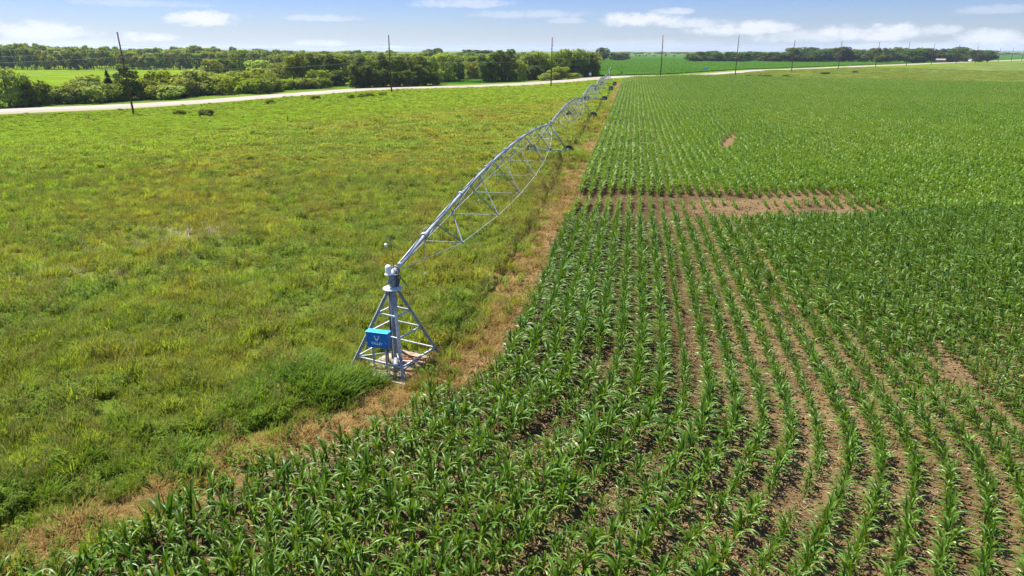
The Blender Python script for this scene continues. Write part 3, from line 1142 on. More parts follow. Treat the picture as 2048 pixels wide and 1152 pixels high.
# far crop beyond the road: low leafy rows, one mass
def far_crop():
    n = 26000
    s = RNG.uniform(120, 620, n)
    t = 30 + 330 * RNG.random(n) ** 1.4
    x, y = P0[0] + s * EX - t * EY, P0[1] + s * EY + t * EX
    left = s - .45 * t
    k = (left > 98) & (np.abs(x) < y * .78)
    x, y = x[k], y[k]
    m = len(x)
    mb = MB()
    rs = random.Random(3)
    for _ in range(150):
        ribbon(mb, (rs.uniform(-1.3, 1.3), rs.uniform(-1.3, 1.3), rs.uniform(.1, .45)), rs.uniform(0, 6.28), R(rs.uniform(40, 80)), R(rs.uniform(80, 120)), .4, .22, 2)
    me = mb.mesh('far_crop_piece', [leafy('far_crop_leaf', lambda nt: nt.mix(nt.n('ShaderNodeObjectInfo').outputs['Random'], (.055, .145, .010), (.088, .190, .018)), .7, .3, .04)])
    scatter('far_crop', np.stack([x, y, T(x, y)], -1), np.stack([np.zeros(m), np.zeros(m), RNG.uniform(0, 6.28, m)], -1),
            np.ones((m, 3)), np.zeros(m, int), source('crop_kinds', [me]), 'low green crop covering the field beyond the road', 'crop')


far_crop()

# ------------------------------------------------------------------ the pivot's concrete pad and loose things on it
padc = Vector((-4.1, 22.8, 0))
mb = MB()
mb.lathe((0, 0, 0), [(1.68, -.05), (1.68, .03), (1.65, .045)], 4)
pd = mb.build('concrete_pad', M['concrete'], None, False, (padc.x + .25, padc.y - .35, 0))
pd.rotation_euler = (0, 0, R(-73))
tag(pd, 'pale square concrete pad under the irrigation pivot tower', 'pad')
for i, (px, py, ang, L) in enumerate(((822, 722, 8, 1.1), (832, 727, 14, 1.25), (826, 731, 4, 1.0), (840, 722, 20, .9), (818, 718, 12, .9))):
    c = at(px, py, .085 + .028 * (i % 2))
    mb = MB()
    a = R(-ang)
    d = Vector((math.cos(a), math.sin(a), 0)) * L / 2
    mb.tube([-d, d * .2 + Vector((0, .015, 0)), d], .022, 7)
    o = mb.build('rusty_pipe', M['rust'], None, True, (c.x, c.y, .092 + .045 * (i % 2)))
    tag(o, ['rusty pipe lying rearmost on the pad between tower feet', 'longest rusty pipe lying on the pad beside the riser', 'rusty pipe lying nearest the front tower foot',
            'short rusty pipe lying towards the right tower foot', 'short rusty pipe lying closest behind the riser pipe'][i], 'pipe', 'rusty pipes on the concrete pad')

# ------------------------------------------------------------------ pivot tower
AZ0 = math.atan2(3.96 + 4.1, 74.5 - 22.8)     # bearing of the arm
pt = empty('pivot_tower', padc)
tag(pt, 'galvanised four-legged irrigation pivot tower with white dome and blue control box', 'pivot tower')
foot_dirs = [(.28, -.96), (.96, .28), (-.28, .96), (-.96, -.28)]
feet = [Vector((a * 1.57, b * 1.57, .06)) for a, b in foot_dirs]
tops = [Vector((a * .17, b * .17, 2.78)) for a, b in foot_dirs]
for f_, t_ in zip(feet, tops):
    mb = MB()
    d = (t_ - f_).normalized()
    q = d.cross(Vector((f_.x, f_.y, 0)).normalized()).normalized()
    w = q.cross(d)
    rot = Matrix((q, w, d)).transposed()
    mid = (f_ + t_) / 2
    L = (t_ - f_).length
    out = Vector((f_.x, f_.y, 0)).normalized()
    mb.box(mid + rot @ Vector((.045, 0, 0)), (.012, .10, L), rot)
    mb.box(mid + rot @ Vector((0, .045, 0)), (.078, .012, L), rot)
    mb.box(mid + rot @ Vector((-.045, 0, 0)), (.012, .10, L), rot)
    mb.box(f_ + Vector((0, 0, .015)), (.22, .22, .02))
    mb.build('leg', M['galv_dull'], pt)
for lv, k in ((.14, 1), (.47, 0), (.72, 0), (.30, 2)):
    for i in range(4):
        if k == 2 and i not in (1,): continue
        a = feet[i].lerp(tops[i], lv)
        b = feet[(i + 1) % 4].lerp(tops[(i + 1) % 4], lv)
        if k == 2: continue
        mb = MB()
        d = (b - a).normalized()
        z = Vector((0, 0, 1))
        q = d.cross(z)
        rot = Matrix((d, q, z)).transposed()
        mb.box((a + b) / 2, ((b - a).length - .06, .055, .008), rot)
        mb.box((a + b) / 2 + Vector((0, 0, -.028)) + q * .024, ((b - a).length - .06, .008, .048), rot)
        mb.build('brace', M['galv'], pt)
for i in (0, 3):
    a = feet[i].lerp(tops[i], .13)
    mb = MB()
    mb.tube([a, Vector((a.x * .12, a.y * .12, .42))], .022, 6)
    mb.build('brace', M['galv'], pt, True)
mb = MB()
mb.lathe((0, 0, 0), [(.17, .05), (.17, .10), (.125, .11), (.118, 2.80), (.15, 2.81), (.15, 2.84)], 20)
for k in range(8):
    mb.lathe((.145 * math.cos(k * .785), .145 * math.sin(k * .785), .10), [(.014, 0), (.014, .03)], 6)
smooth_by_angle(mb.build('riser_pipe', M['galv_dull'], pt))
mb = MB()
mb.tube([(.0, -.12, .18), (.03, -.45, .15), (.05, -.75, .10)], .09, 12)
mb.lathe((0.05, -.80, .02), [(.10, .0), (.10, .18), (.05, .2)], 12)
smooth_by_angle(mb.build('inlet_pipe', M['galv_dull'], pt))
mb = MB()
mb.tube([(-.16, .12, .1), (-.17, .13, 1.4), (-.15, .12, 2.75)], .048, 8)
mb.build('conduit', M['galv_dark'], pt, True)
mb = MB()
mb.lathe((0, 0, 0), [(.20, 2.846), (.335, 2.86), (.35, 2.88), (.335, 2.90), (.25, 2.90), (.235, 2.93), (.16, 2.94)], 28)
smooth_by_angle(mb.build('collar_plate', M['galv'], pt))
ax = Vector((math.sin(AZ0), math.cos(AZ0), 0))
axr = Vector((ax.y, -ax.x, 0))
mb = MB()
pth = [Vector((0, 0, 2.93)), Vector((0, 0, 3.18))] + [Vector((0, 0, 3.18)) + ax * (.24 * (1 - math.cos(a))) + Vector((0, 0, .24 * math.sin(a))) for a in np.linspace(.25, 1.5, 6)] + [Vector((0, 0, 3.42)) + ax * .42]
mb.tube(pth, .115, 16)
mb.tube([Vector((0, 0, 3.42)) + ax * .36, Vector((0, 0, 3.42)) + ax * .40], .17, 16)
mb.lathe((-.08, -.14, 3.16), [(.02, -.1), (.055, -.08), (.075, 0), (.055, .06), (.02, .075)], 12)
smooth_by_angle(mb.build('swivel_elbow', M['galv_dull'], pt))
mb = MB()
mb.box((.12, .10, 3.16), (.16, .20, .42))
mb.box((.02, -.02, 3.36), (.26, .10, .05))
mb.build('bracket', M['galv_dark'], pt)
mb = MB()
dc = Vector((-.10, -.10, 3.40))
prof = [(.125, 0), (.135, .02), (.125, .045), (.102, .05), (.100, .28)] + [(.100 * math.cos(a), .28 + .095 * math.sin(a)) for a in np.linspace(.2, 1.5, 6)]
mb.lathe(dc, prof, 22)
smooth_by_angle(mb.build('dome_antenna', M['white'], pt), 50)
mb = MB()
mp = Vector((.06, .12, 3.3))
mb.tube([mp, mp + Vector((-.02, 0, .7)), mp + Vector((-.06, 0, 1.28)), mp + Vector((-.10, 0, 1.36)), mp + Vector((-.17, -.03, 1.38)), mp + Vector((-.215, -.04, 1.33)), mp + Vector((-.22, -.04, 1.20))], .011, 6)
mast = mb.build('lamp_mast', M['galv_dark'], pt, True)
mb = MB()
mb.lathe(mp + Vector((-.22, -.04, 1.08)), [(.025, 0), (.05, .03), (.055, .08), (.03, .12), (.015, .13)], 12)
smooth_by_angle(mb.build('lamp', M['white'], mast))
mb = MB()
cc = Vector((.06, .1, 3.42))
lp = [cc + ax * .0, cc + ax * .12 + axr * .12 + Vector((0, 0, .06))]
for a in np.linspace(.6, 6.0, 16):
    lp.append(Vector((0, 0, 3.18)) + axr * (.30 - .17 * math.cos(a - .9)) + Vector((.06, .05, .24 * math.sin(a + .7))))
lp.append(Vector((.16, .02, 2.95)))
mb.tube(lp, .014, 6)
mb.tube([cc + ax * .1 + axr * .1, Vector((.2, .1, 3.25)), Vector((.22, .1, 3.05)), Vector((.13, -.02, 2.95))], .016, 6)
mb.build('cable', M['cable'], pt, True)

pt.scale = (1, 1, .97)
# control box on its two posts, bolted to the tower
brz = R(-17)
cb = empty('control_box', (-.40, -.98, 0), brz)
cb.parent = pt
cb['label'] = 'blue control box with white emblem and lettering'
W, D, Hh, Z0 = .80, .26, .56, 1.07


def bevel_box(name, c, s, mat, parent, bev=.012):
    mb = MB()
    mb.box(c, s)
    o = mb.build(name, mat, parent)
    md = o.modifiers.new('b', 'BEVEL')
    md.width = bev
    md.segments = 2
    return o


bevel_box('case', (0, 0, Z0 + Hh / 2), (W, D, Hh), M['blue'], cb)
bevel_box('lid', (0, -.005, Z0 + Hh + .012), (W + .03, D + .05, .022), M['blue_lid'], cb, .006)
bevel_box('door', (0, -D / 2 - .003, Z0 + Hh / 2), (W - .07, .010, Hh - .07), M['blue'], cb, .003)
mb = MB()
mb.box((W / 2 - .06, -D / 2 - .018, Z0 + Hh * .42), (.022, .020, .09))
mb.box((-W / 2 + .045, -D / 2 - .012, Z0 + Hh * .22), (.02, .014, .07))
mb.box((-W / 2 + .045, -D / 2 - .012, Z0 + Hh * .78), (.02, .014, .07))
mb.build('latch', M['galv'], cb)
mb = MB()
mb.tube([(.30, .02, Z0 + .02), (.31, .03, .55), (.36, .30, .22), (.42, .75, .14)], .026, 7)
mb.build('conduit', M['galv_dark'], cb, True)
for sx in (-.24, .24):
    mb = MB()
    mb.box((sx, .02, Z0 / 2 + .03), (.05, .05, Z0 - .07))
    mb.build('post', M['galv'], cb)


def text_mesh(name, body, size, mat, parent, loc, rot, ext=.0015, shear=0.):
    cu = bpy.data.curves.new(name, 'FONT')
    cu.body = body
    cu.size = size
    cu.align_x = 'CENTER'
    cu.align_y = 'CENTER'
    cu.extrude = ext
    cu.offset = size * .022
    cu.shear = shear
    tmp = bpy.data.objects.new(name, cu)
    COL.objects.link(tmp)
    bpy.context.view_layer.update()
    me = bpy.data.meshes.new_from_object(tmp.evaluated_get(bpy.context.evaluated_depsgraph_get()))
    bpy.data.objects.remove(tmp)
    me.name = name
    me.materials.clear()
    me.materials.append(mat)
    o = bpy.data.objects.new(name, me)
    COL.objects.link(o)
    o.parent = parent
    o.location = loc
    o.rotation_euler = rot
    return o


text_mesh('lettering', 'VALLEY', .125, M['letter'], cb, (.0, -D / 2 - .011, Z0 + .165), (R(90), 0, 0))
mb = MB()
yf = -D / 2 - .012


def bar2(pts):
    n = len(pts)
    vs = [(x, yf, Z0 + z) for x, z in pts] + [(x, yf + .003, Z0 + z) for x, z in pts]
    mb.add(vs, [tuple(range(n))] + [(i, i + n, (i + 1) % n + n, (i + 1) % n) for i in range(n)])


for sx in (-1, 1):          # winged V: three nested strokes that meet in a point
    bar2([(sx * .004, .250), (sx * .030, .290), (sx * .062, .385), (sx * .040, .385), (sx * .004, .300)][::sx])
    bar2([(sx * .036, .292), (sx * .052, .318), (sx * .088, .408), (sx * .066, .400)][::sx])
    bar2([(sx * .030, .408), (sx * .044, .432), (sx * .100, .432), (sx * .116, .452), (sx * .060, .452), (sx * .036, .436)][::sx])
    bar2([(sx * .070, .410), (sx * .100, .410), (sx * .112, .425), (sx * .078, .425)][::sx])
mb.build('emblem', M['letter'], cb)

# ------------------------------------------------------------------ irrigation arm
arm = empty('irrigation_arm', (padc.x, padc.y, 0))
tag(arm, 'long galvanised irrigation arm of arched truss spans carried on wheeled towers', 'irrigation arm')
O = padc.copy()
TW = [Vector((3.96, 74.5)), Vector((11.3, 117.2)), Vector((18.3, 158.8)), Vector((24.8, 197.)), Vector((29.3, 222.))]
TIP = Vector((31.1, 232.5))


def L2(v):
    return v - O


def span(a, b, za, zb, first, si):
    """One arched span: pipe, seven truss frames, two lower rods, drop hoses."""
    a, b = Vector((a[0], a[1], 0)), Vector((b[0], b[1], 0))
    d = (b - a)
    Ls = d.length
    d.normalize()
    sd = Vector((d.y, -d.x, 0))
    rise = 1.1 * (Ls / 52.) ** 1.2

    def pp(t, off=0., dz=0.):
        return L2(a + d * Ls * t + sd * off + Vector((0, 0, za + (zb - za) * t + 4 * rise * t * (1 - t) + dz)))
    mb = MB()
    mb.tube([pp(t) for t in np.linspace(.008 if first else 0, 1, 27)], .092, 12)
    for k in range(1, 8):
        t = k / 8 - .055
        mb.tube([pp(t - .0018), pp(t + .0018)], .145, 12)
    pipe = mb.build('span_pipe', M['galv'], arm)
    smooth_by_angle(pipe, 40)
    nn = 7
    ts = [(k + 1) / (nn + .75) for k in range(nn)]
    shp = lambda t: (1 - (2 * t - 1) ** 2) ** .75
    nodes = {-1: [pp(.004 if first else .0, -.05, -.1)], 1: [pp(.004 if first else 0., .05, -.1)]}
    for t in ts:
        mb = MB()
        dr, w = 2.25 * shp(t) * (Ls / 52.) ** .7, 1.56 * shp(t) * (Ls / 52.) ** .7
        q = {}
        for s_ in (-1, 1):
            q[s_] = pp(t, s_ * w, -dr)
            nodes[s_].append(q[s_])
            for e in (-1, 1):
                mb.tube([pp(t + e * 1.25 / Ls, s_ * .06, -.08), q[s_]], .027, 6)
            mb.box(q[s_], (.10, .10, .07))
        mb.tube([q[-1], q[1]], .023, 6)
        mb.build('truss_frame', M['galv_dull'], pipe)
    for s_ in (-1, 1):
        nodes[s_].append(pp(1., s_ * .05, -.15))
        mb = MB()
        mb.tube(nodes[s_], .0135, 5)
        mb.build('truss_rod', M['galv'], pipe)
    if si < 3:
        for k in range(9 if si == 0 else 7):
            t = (k + .75) / (9.3 if si == 0 else 7.3)
            mb = MB()
            o_ = -.16
            ln = 1.7 + .25 * math.sin(k * 2.1)
            mb.tube([pp(t, 0, .09), pp(t, -.06, .17), pp(t, o_, .12), pp(t, o_, -.4), pp(t, o_, -ln)], .011, 5)
            mb.lathe(pp(t, o_, -ln - .14), [(.012, 0), (.04, .02), (.045, .06), (.018, .08), (.018, .15)], 8)
            mb.build('drop_hose', M['galv_dark'] if k % 2 else M['galv'], pipe, True)
    # cable clipped along the top of the pipe
    mb = MB()
    mb.tube([pp(t, .03 * math.sin(t * 60), .102) for t in np.linspace(.01, .99, 50)], .016, 5)
    mb.build('cable', M['cable'], pipe, True)


def wheel(c, axis, rad=.62, w=.34):
    """Lugged tyre with rim."""
    mb = MB()
    ax_ = axis.normalized()
    e1 = Vector((0, 0, 1))
    e2 = ax_.cross(e1).normalized()
    n = 28
    prof = [(rad * .52, -w / 2 * .8), (rad * .80, -w / 2), (rad * .93, -w / 2 * .9), (rad * .955, 0), (rad * .93, w / 2 * .9), (rad * .80, w / 2), (rad * .52, w / 2 * .8)]
    vs, fs = [], []
    for r_, o_ in prof:
        for k in range(n):
            a = 2 * math.pi * k / n
            vs.append(c + (e1 * math.cos(a) + e2 * math.sin(a)) * r_ + ax_ * o_)
    for i in range(len(prof) - 1):
        for k in range(n):
            fs.append((i * n + k, i * n + (k + 1) % n, (i + 1) * n + (k + 1) % n, (i + 1) * n + k))
    mb.add(vs, fs, 0)
    for k in range(22):
        a = 2 * math.pi * k / 22
        rd = e1 * math.cos(a) + e2 * math.sin(a)
        tg = -e1 * math.sin(a) + e2 * math.cos(a)
        for s_ in (-1, 1):
            rot = Matrix((ax_, (tg + ax_ * s_ * .5).normalized(), rd)).transposed()
            mb.box(c + rd * rad * .965 + ax_ * s_ * w * .22 + tg * s_ * .04, (w * .42, .055, .07), rot, 0)
    for o_ in (-.28, .28):
        ring = [c + ax_ * o_ * w]
        vs = [c + ax_ * o_ * w * .5] + [c + (e1 * math.cos(2 * math.pi * k / n) + e2 * math.sin(2 * math.pi * k / n)) * rad * .53 + ax_ * o_ * w for k in range(n)]
        mb.add(vs, [(0, 1 + k, 1 + (k + 1) % n) for k in range(n)], 1)
    mb.tube([c - ax_ * w * .3, c + ax_ * w * .3], .10, 10, 1)
    return mb


def drive_tower(p, d, z, lod):
    """A-frame tower: two splayed legs to each side, base beam, wheels at both ends, drive motor."""
    p = Vector((p[0], p[1], 0))
    d = Vector((d[0], d[1], 0)).normalized()
    sd = Vector((d.y, -d.x, 0))
    g = float(T(p.x, p.y))
    hw = 1.95
    tw = empty('drive_tower', L2(Vector((p.x, p.y, g))))
    tw.parent = arm
    zt = z - g
    for s_ in (-1, 1):
        for e in (-1, 1):
            mb = MB()
            mb.tube([d * e * .35 + sd * s_ * .10 + Vector((0, 0, zt - .12)), sd * s_ * hw * .92 + d * e * .05 + Vector((0, 0, .72))], .050, 8)
            mb.build('leg', M['galv_dull'], tw, True)
    mb = MB()
    mb.box(Vector((0, 0, .66)), (hw * 2, .11, .11), Matrix((sd, d, Vector((0, 0, 1)))).transposed())
    mb.build('base_beam', M['galv'], tw)
    for lv in (.45, .72):
        mb = MB()
        mb.tube([sd * -hw * .92 * (1 - lv) + Vector((0, 0, .72 + (zt - .84) * lv)), sd * hw * .92 * (1 - lv) + Vector((0, 0, .72 + (zt - .84) * lv))], .026, 6)
        mb.build('brace', M['galv'], tw, True)
    for s_ in (-1, 1):
        wheel(sd * s_ * hw + d * .27 + Vector((0, 0, .60)), d).build('wheel', [M['rubber'], M['galv_dull']], tw, True)
    mb = MB()
    mb.box(Vector((0, 0, .80)) + d * .02, (.34, .24, .20), Matrix((sd, d, Vector((0, 0, 1)))).transposed())
    mb.tube([sd * -hw + d * .1 + Vector((0, 0, .60)), sd * hw + d * .1 + Vector((0, 0, .60))], .03, 6)
    mb.build('drive_motor', M['galv_dark'], tw)
    mb = MB()
    mb.box(Vector((0, 0, zt + .22)) + sd * .1, (.28, .22, .30), Matrix((sd, d, Vector((0, 0, 1)))).transposed())
    mb.tube([Vector((0, 0, zt - .1)), Vector((0, 0, zt + .16))], .12, 10)
    mb.build('tower_box', M['galv'], tw)


tz = [3.30 + float(T(p.x, p.y)) for p in TW]
seq = [Vector((O.x, O.y)) + Vector((ax.x, ax.y)) * .40] + TW
zz = [3.32] + tz
for i in range(len(TW)):
    span(seq[i], seq[i + 1], zz[i], zz[i + 1], i == 0, i)
for i, p in enumerate(TW):
    drive_tower(p, (seq[i + 1] - seq[i]), tz[i], i)
# overhang with a braced end gun
mb = MB()
e0 = L2(Vector((TW[-1].x, TW[-1].y, tz[-1])))
e1 = L2(Vector((TIP.x, TIP.y, tz[-1] + .5)))
mb.tube([e0, e1], .075, 8)
for k in range(5):
    t_ = .15 + k * .19
    p_ = e0.lerp(e1, t_)
    mb.tube([p_, p_ + Vector((0, 0, 1.0 * (1 - t_) + .2))], .025, 5)
mb.tube([e0 + Vector((0, 0, 1.5)), e1], .02, 5)
mb.tube([e0, e0 + Vector((0, 0, 1.6))], .05, 6)
mb.tube([e1, e1 + Vector((0, 0, .9))], .03, 6)
mb.build('end_boom', M['galv'], arm, True)
mb = MB()
mb.tube([e1 + Vector((0, 0, .9)), e1 + Vector((.3, .8, 1.35))], .05, 8)
mb.tube([e1 + Vector((0, 0, .6)), e1 + Vector((0, 0, .95))], .08, 8)
mb.build('end_gun', M['galv'], arm, True)

# ------------------------------------------------------------------ utility poles and wires
ORD = ['first', 'second', 'third', 'fourth', 'fifth', 'sixth', 'seventh', 'eighth', 'ninth', 'tenth', 'eleventh', 'twelfth', 'thirteenth', 'fourteenth', 'fifteenth',
       'sixteenth', 'seventeenth', 'eighteenth', 'nineteenth', 'twentieth']


def ordinal(n):
    return ORD[n] if n < 20 else '%dth' % (n + 1) if (n + 1) % 10 not in (1, 2, 3) else '%d%s' % (n + 1, {1: 'st', 2: 'nd', 3: 'rd'}[(n + 1) % 10])


pole_tops = []
XH = Vector((EX, EY, 0))
XP = Vector((-EY, EX, 0))
LEVELS = [(.835, -1, .55), (.765, 1, .55), (.70, -1, .50), (.575, 1, .12)]
for i, (x, y, z, h) in enumerate(PD):
    o = empty('utility_pole', on(x, y))
    lab = {0: 'leaning dark wooden utility pole, nearest and leftmost of the roadside line', 1: 'second utility pole from the left, in front of the dark tree stand',
           2: 'third utility pole from the left, beside the drooping irrigation spans', 3: 'fourth utility pole from the left, at the far edge of the corn'}.get(i, '%s utility pole from the left, along the road beyond the corn' % ordinal(i))
    tag(o, lab, 'utility pole', 'utility poles along the road')
    lean = Vector((-.035, 0, 1)) if i == 0 else Vector((.004 * ((i * 7) % 5 - 2), 0, 1))
    lean.normalize()
    mb = MB()
    mb.tube([lean * -.3, lean * h * .5, lean * h], [.19, .165, .12], 9)
    mb.build('pole', M['pole'], o, True)
    tp = []
    for lv, sd_, ln in LEVELS:
        b = lean * h * lv
        tip = b + XP * sd_ * ln + Vector((0, 0, .12))
        mb = MB()
        mb.tube([b, b + XP * sd_ * ln * .5 + Vector((0, 0, .05)), tip], [.045, .05, .04], 7)
        if ln > .2:
            for k in range(4):
                c_ = b.lerp(tip, .45 + .14 * k)
                mb.tube([c_ - XP * .02, c_ + XP * .02], .085, 8)
        if i < 10 or lv > .8:
            mb.build('insulator', M['insul'], o, True)
        tp.append(on(x, y) + tip)
    pole_tops.append(tp)
# each line runs on past the first pole, out of the picture
prev = []
for k in range(4):
    d = pole_tops[0][k] - pole_tops[1][k]
    prev.append(pole_tops[0][k] + Vector((d.x, d.y, -.6)))
for k in range(4):
    pts = []
    chain = [prev[k]] + [t[k] for t in pole_tops]
    for a, b in zip(chain[:-1], chain[1:]):
        L = (b - a).length
        for f in np.linspace(0, 1, 11)[:-1]:
            p = a.lerp(b, f)
            p.z -= 4 * f * (1 - f) * (L * .013 + (.35 if k == 3 else 0))
            pts.append(p)
    pts.append(chain[-1])
    mb = MB()
    mb.tube(pts, .013 if k < 3 else .017, 4)
    o = mb.build('overhead_wire', M['wire'], None, True)
    tag(o, ['topmost overhead wire strung along the utility poles', 'second highest overhead wire along the utility poles', 'third highest overhead wire along the utility poles',
            'lowest thick overhead cable along the utility poles'][k], 'wire', 'wires on the utility poles')

# ------------------------------------------------------------------ trees
def crown(seed, lobes, n, leaf, mat, flat=.85, droop=0.):
    """Leaf sprays spread through a volume of lobes; loose at the rim, with gaps."""
    rs = np.random.default_rng(seed)
    lob = np.array(lobes)
    vol = lob[:, 3] * lob[:, 4] + lob[:, 4] * lob[:, 5]
    ch = rs.choice(len(lob), n, p=vol / vol.sum())
    v = rs.normal(size=(n, 3))
    v /= np.linalg.norm(v, axis=1)[:, None]
    rr = np.clip(.62 + .42 * rs.random(n) ** .7 + rs.normal(0, .06, n), .3, 1.22)
    # clumps: pull points towards a few spray centres
    c = lob[ch, :3] + v * rr[:, None] * lob[ch, 3:6]
    nc = max(n // 34, 12)
    cent = c[rs.integers(0, n, nc)]
    near_ = rs.integers(0, nc, n)
    d2 = ((c[:, None, :] - cent[None, :, :]) ** 2).sum(-1) if n * nc < 6e6 else None
    if d2 is not None:
        near_ = d2.argmin(1)
    pull = rs.uniform(.0, .55, n)[:, None]
    c = c * (1 - pull) + cent[near_] * pull
    c[:, 2] -= droop * rs.random(n) * rr
    c[:, 2] = np.maximum(c[:, 2], .15)
    nrm = v * 1.0 + rs.normal(0, .5, (n, 3)) + np.array([0, 0, flat])
    nrm /= np.linalg.norm(nrm, axis=1)[:, None]
    a = np.cross(nrm, rs.normal(size=(n, 3)))
    a /= np.linalg.norm(a, axis=1)[:, None]
    b = np.cross(nrm, a)
    s = leaf * rs.uniform(.45, 1.25, n)[:, None]
    asp = rs.uniform(.35, .75, n)[:, None]
    V = np.stack([c - a * s, c - b * s * asp + nrm * s * .15, c + a * s, c + b * s * asp - nrm * s * .12], 1).reshape(-1, 3)
    me = bpy.data.meshes.new('crown')
    me.vertices.add(len(V))
    me.vertices.foreach_set('co', V.astype(np.float32).ravel())
    me.loops.add(len(V))
    me.loops.foreach_set('vertex_index', np.arange(len(V), dtype=np.int32))
    me.polygons.add(n)
    me.polygons.foreach_set('loop_start', np.arange(0, len(V), 4, dtype=np.int32))
    me.update(calc_edges=True)
    me.validate()
    me.materials.append(mat)
    return me


def trunk(seed, h, r, limbs=6, spread=.35, start=.3):
    rs = random.Random(seed)
    mb = MB()
    top = Vector((rs.uniform(-.3, .3), rs.uniform(-.3, .3), h))
    pth = [Vector((0, 0, -.2)), Vector((rs.uniform(-.1, .1), rs.uniform(-.1, .1), h * .35)), top * .7, top]
    mb.tube(pth, [r * 1.25, r, r * .6, r * .15], 7)
    for k in range(limbs):
        f = start + (1 - start) * k / limbs
        b = Vector((0, 0, h * f))
        a = k * 2.4 + rs.uniform(-.4, .4)
        L = h * spread * rs.uniform(.7, 1.2)
        m_ = b + Vector((math.cos(a) * L * .5, math.sin(a) * L * .5, L * .35))
        mb.tube([b, m_, b + Vector((math.cos(a) * L, math.sin(a) * L, L * .9))], [r * .45, r * .3, r * .06], 5)
    return mb.mesh('trunk', M['bark'], True)


def lobes_round(seed, w, h, base, k, squash=1.):
    rs = random.Random(seed)
    L = [(0, 0, (base + h) / 2, w * .40, w * .40, (h - base) * .46)]
    for i in range(k):
        a = i * 2.4 + rs.uniform(-.5, .5)
        f = rs.uniform(.05, .95)
        z = base + (h - base) * f
        env = math.sin(math.pi * min(max(.18 + .72 * f, 0), 1)) ** .8
        rr = w * .5 * env
        q = w * rs.uniform(.16, .26)
        L.append((math.cos(a) * (rr - q * .4), math.sin(a) * (rr - q * .4), min(z, h - q * .8), q, q, q * .8 * squash))
    return L


def proto(name, seed, w, h, base, k, n, leaf, mat, **kw):
    return dict(name=name, w=w, h=h, crown=[crown(seed + j, lobes_round(seed + j, w, h, base, k), n, leaf, M[mat], **kw) for j in range(2)],
                trunk=[trunk(seed + j, h * .8, .028 * h, 7) for j in range(2)])


PR = {
    'oak': proto('broad_tree', 10, 9., 10., 1.6, 14, 4200, .38, 'crown_mid'),
    'tall': proto('tall_tree', 20, 6., 12., 1.2, 16, 3800, .36, 'crown_mid'),
    'dark': proto('dark_tree', 30, 6., 11., .6, 14, 4200, .36, 'crown_dark'),
    'pale': proto('willow_tree', 40, 8., 9., .9, 15, 4200, .34, 'crown_light', droop=.5),
    'shrub': proto('shrub', 50, 5., 3.6, .2, 12, 2600, .26, 'crown_light'),
    'shrubm': proto('shrub', 60, 5., 3.6, .2, 12, 2600, .26, 'crown_mid'),
    'grove': proto('grove_tree', 70, 9., 10., .5, 14, 3200, .50, 'crown_grove'),
    'grovem': proto('grove_tree', 80, 9., 10., .5, 14, 3200, .50, 'crown_grove_light'),
}
lb = [(0, 0, .6 + i * .78, 1.9 * (1 - i / 11.2) + .12, 1.9 * (1 - i / 11.2) + .12, .5) for i in range(11)]
PR['fir'] = dict(name='conifer_tree', w=4., h=9., crown=[crown(90 + j, lb, 3400, .30, M['conifer'], .2, .4) for j in range(2)], trunk=[trunk(90, 8.4, .16, 3, .1), trunk(91, 8.4, .16, 3, .1)])

TREES = []


def tree(kind, px, by, ty, wpx, d=None, region='', rs=random.Random(5)):
    """Stand a tree at a ground point; its top and width come from the picture's angles and its distance."""
    p = at(px, by)
    if d is not None:
        q = at_d(px, d, by)
        p = on(q[0], q[1])
    dist = p.y
    u, fw, dn = ray(px, ty)
    ztop = HC - dn / fw * dist
    h = max(ztop - p.z, 1.0)
    w = wpx / F * dist / ray(px, by)[1] * 1.0
    pr = PR[kind]
    j = rs.randint(0, 1)
    sx, sz = w / pr['w'], h / pr['h']
    e = empty(pr['name'], p, rs.uniform(0, 6.28))
    e.scale = (sx, sx * rs.uniform(.85, 1.1), sz)
    for nm in ('trunk', 'crown'):
        o = bpy.data.objects.new(nm, pr[nm][j])
        o.parent = e
        COL.objects.link(o)
    TREES.append((px, kind, region, e, h))
    return e


rs = random.Random(12)
RT = lambda x: 217.5 - .0520 * x - (.000004 * x * x if x < 900 else 0)       # far edge of the road in the picture
# --- thicket along the far side of the road, left
A = 'thicket'
tree('pale', 20, 214, 127, 78, None, A)
tree('shrubm', 72, 211, 160, 60, None, A)
for x in range(48, 545, 15):
    yb = RT(x) - rs.uniform(2, 9)
    ht = rs.uniform(26, 40)
    tree('shrubm' if rs.random() < .55 else 'shrub', x + rs.uniform(-6, 6), yb, yb - ht, rs.uniform(42, 62), None, A)
for x in range(150, 560, 22):
    yb = RT(x) - rs.uniform(11, 19)
    tree('shrub' if rs.random() < .6 else 'shrubm', x + rs.uniform(-8, 8), yb, yb - rs.uniform(26, 38), rs.uniform(44, 64), None, A)
tree('pale', 180, 200, 146, 62, None, A)
tree('fir', 222, 197, 137, 30, None, A)
tree('dark', 258, 200, 127, 48, None, A)
tree('shrub', 320, 190, 140, 60, None, A)
tree('shrub', 385, 190, 138, 66, None, A)
tree('pale', 350, 188, 146, 60, None, A)
tree('dark', 455, 160, 117, 50, None, A)
tree('pale', 425, 165, 116, 46, None, A)
tree('pale', 520, 168, 118, 62, None, A)
tree('pale', 560, 168, 123, 52, None, A)
tree('tall', 481, 155, 98, 40, None, A)
for x in range(556, 650, 15):
    yb = 180 - (x - 556) * .04
    tree('shrub' if x % 2 else 'shrubm', x, yb, yb - rs.uniform(18, 25), rs.uniform(30, 40), None, A)
for x, t_ in ((588, 112), (606, 106), (628, 102), (650, 106), (668, 104), (688, 108)):
    tree('tall' if x % 3 else 'oak', x, 171 - (x - 588) * .02, t_, 36, None, A)
tree('shrubm', 640, 174, 138, 46, None, A)
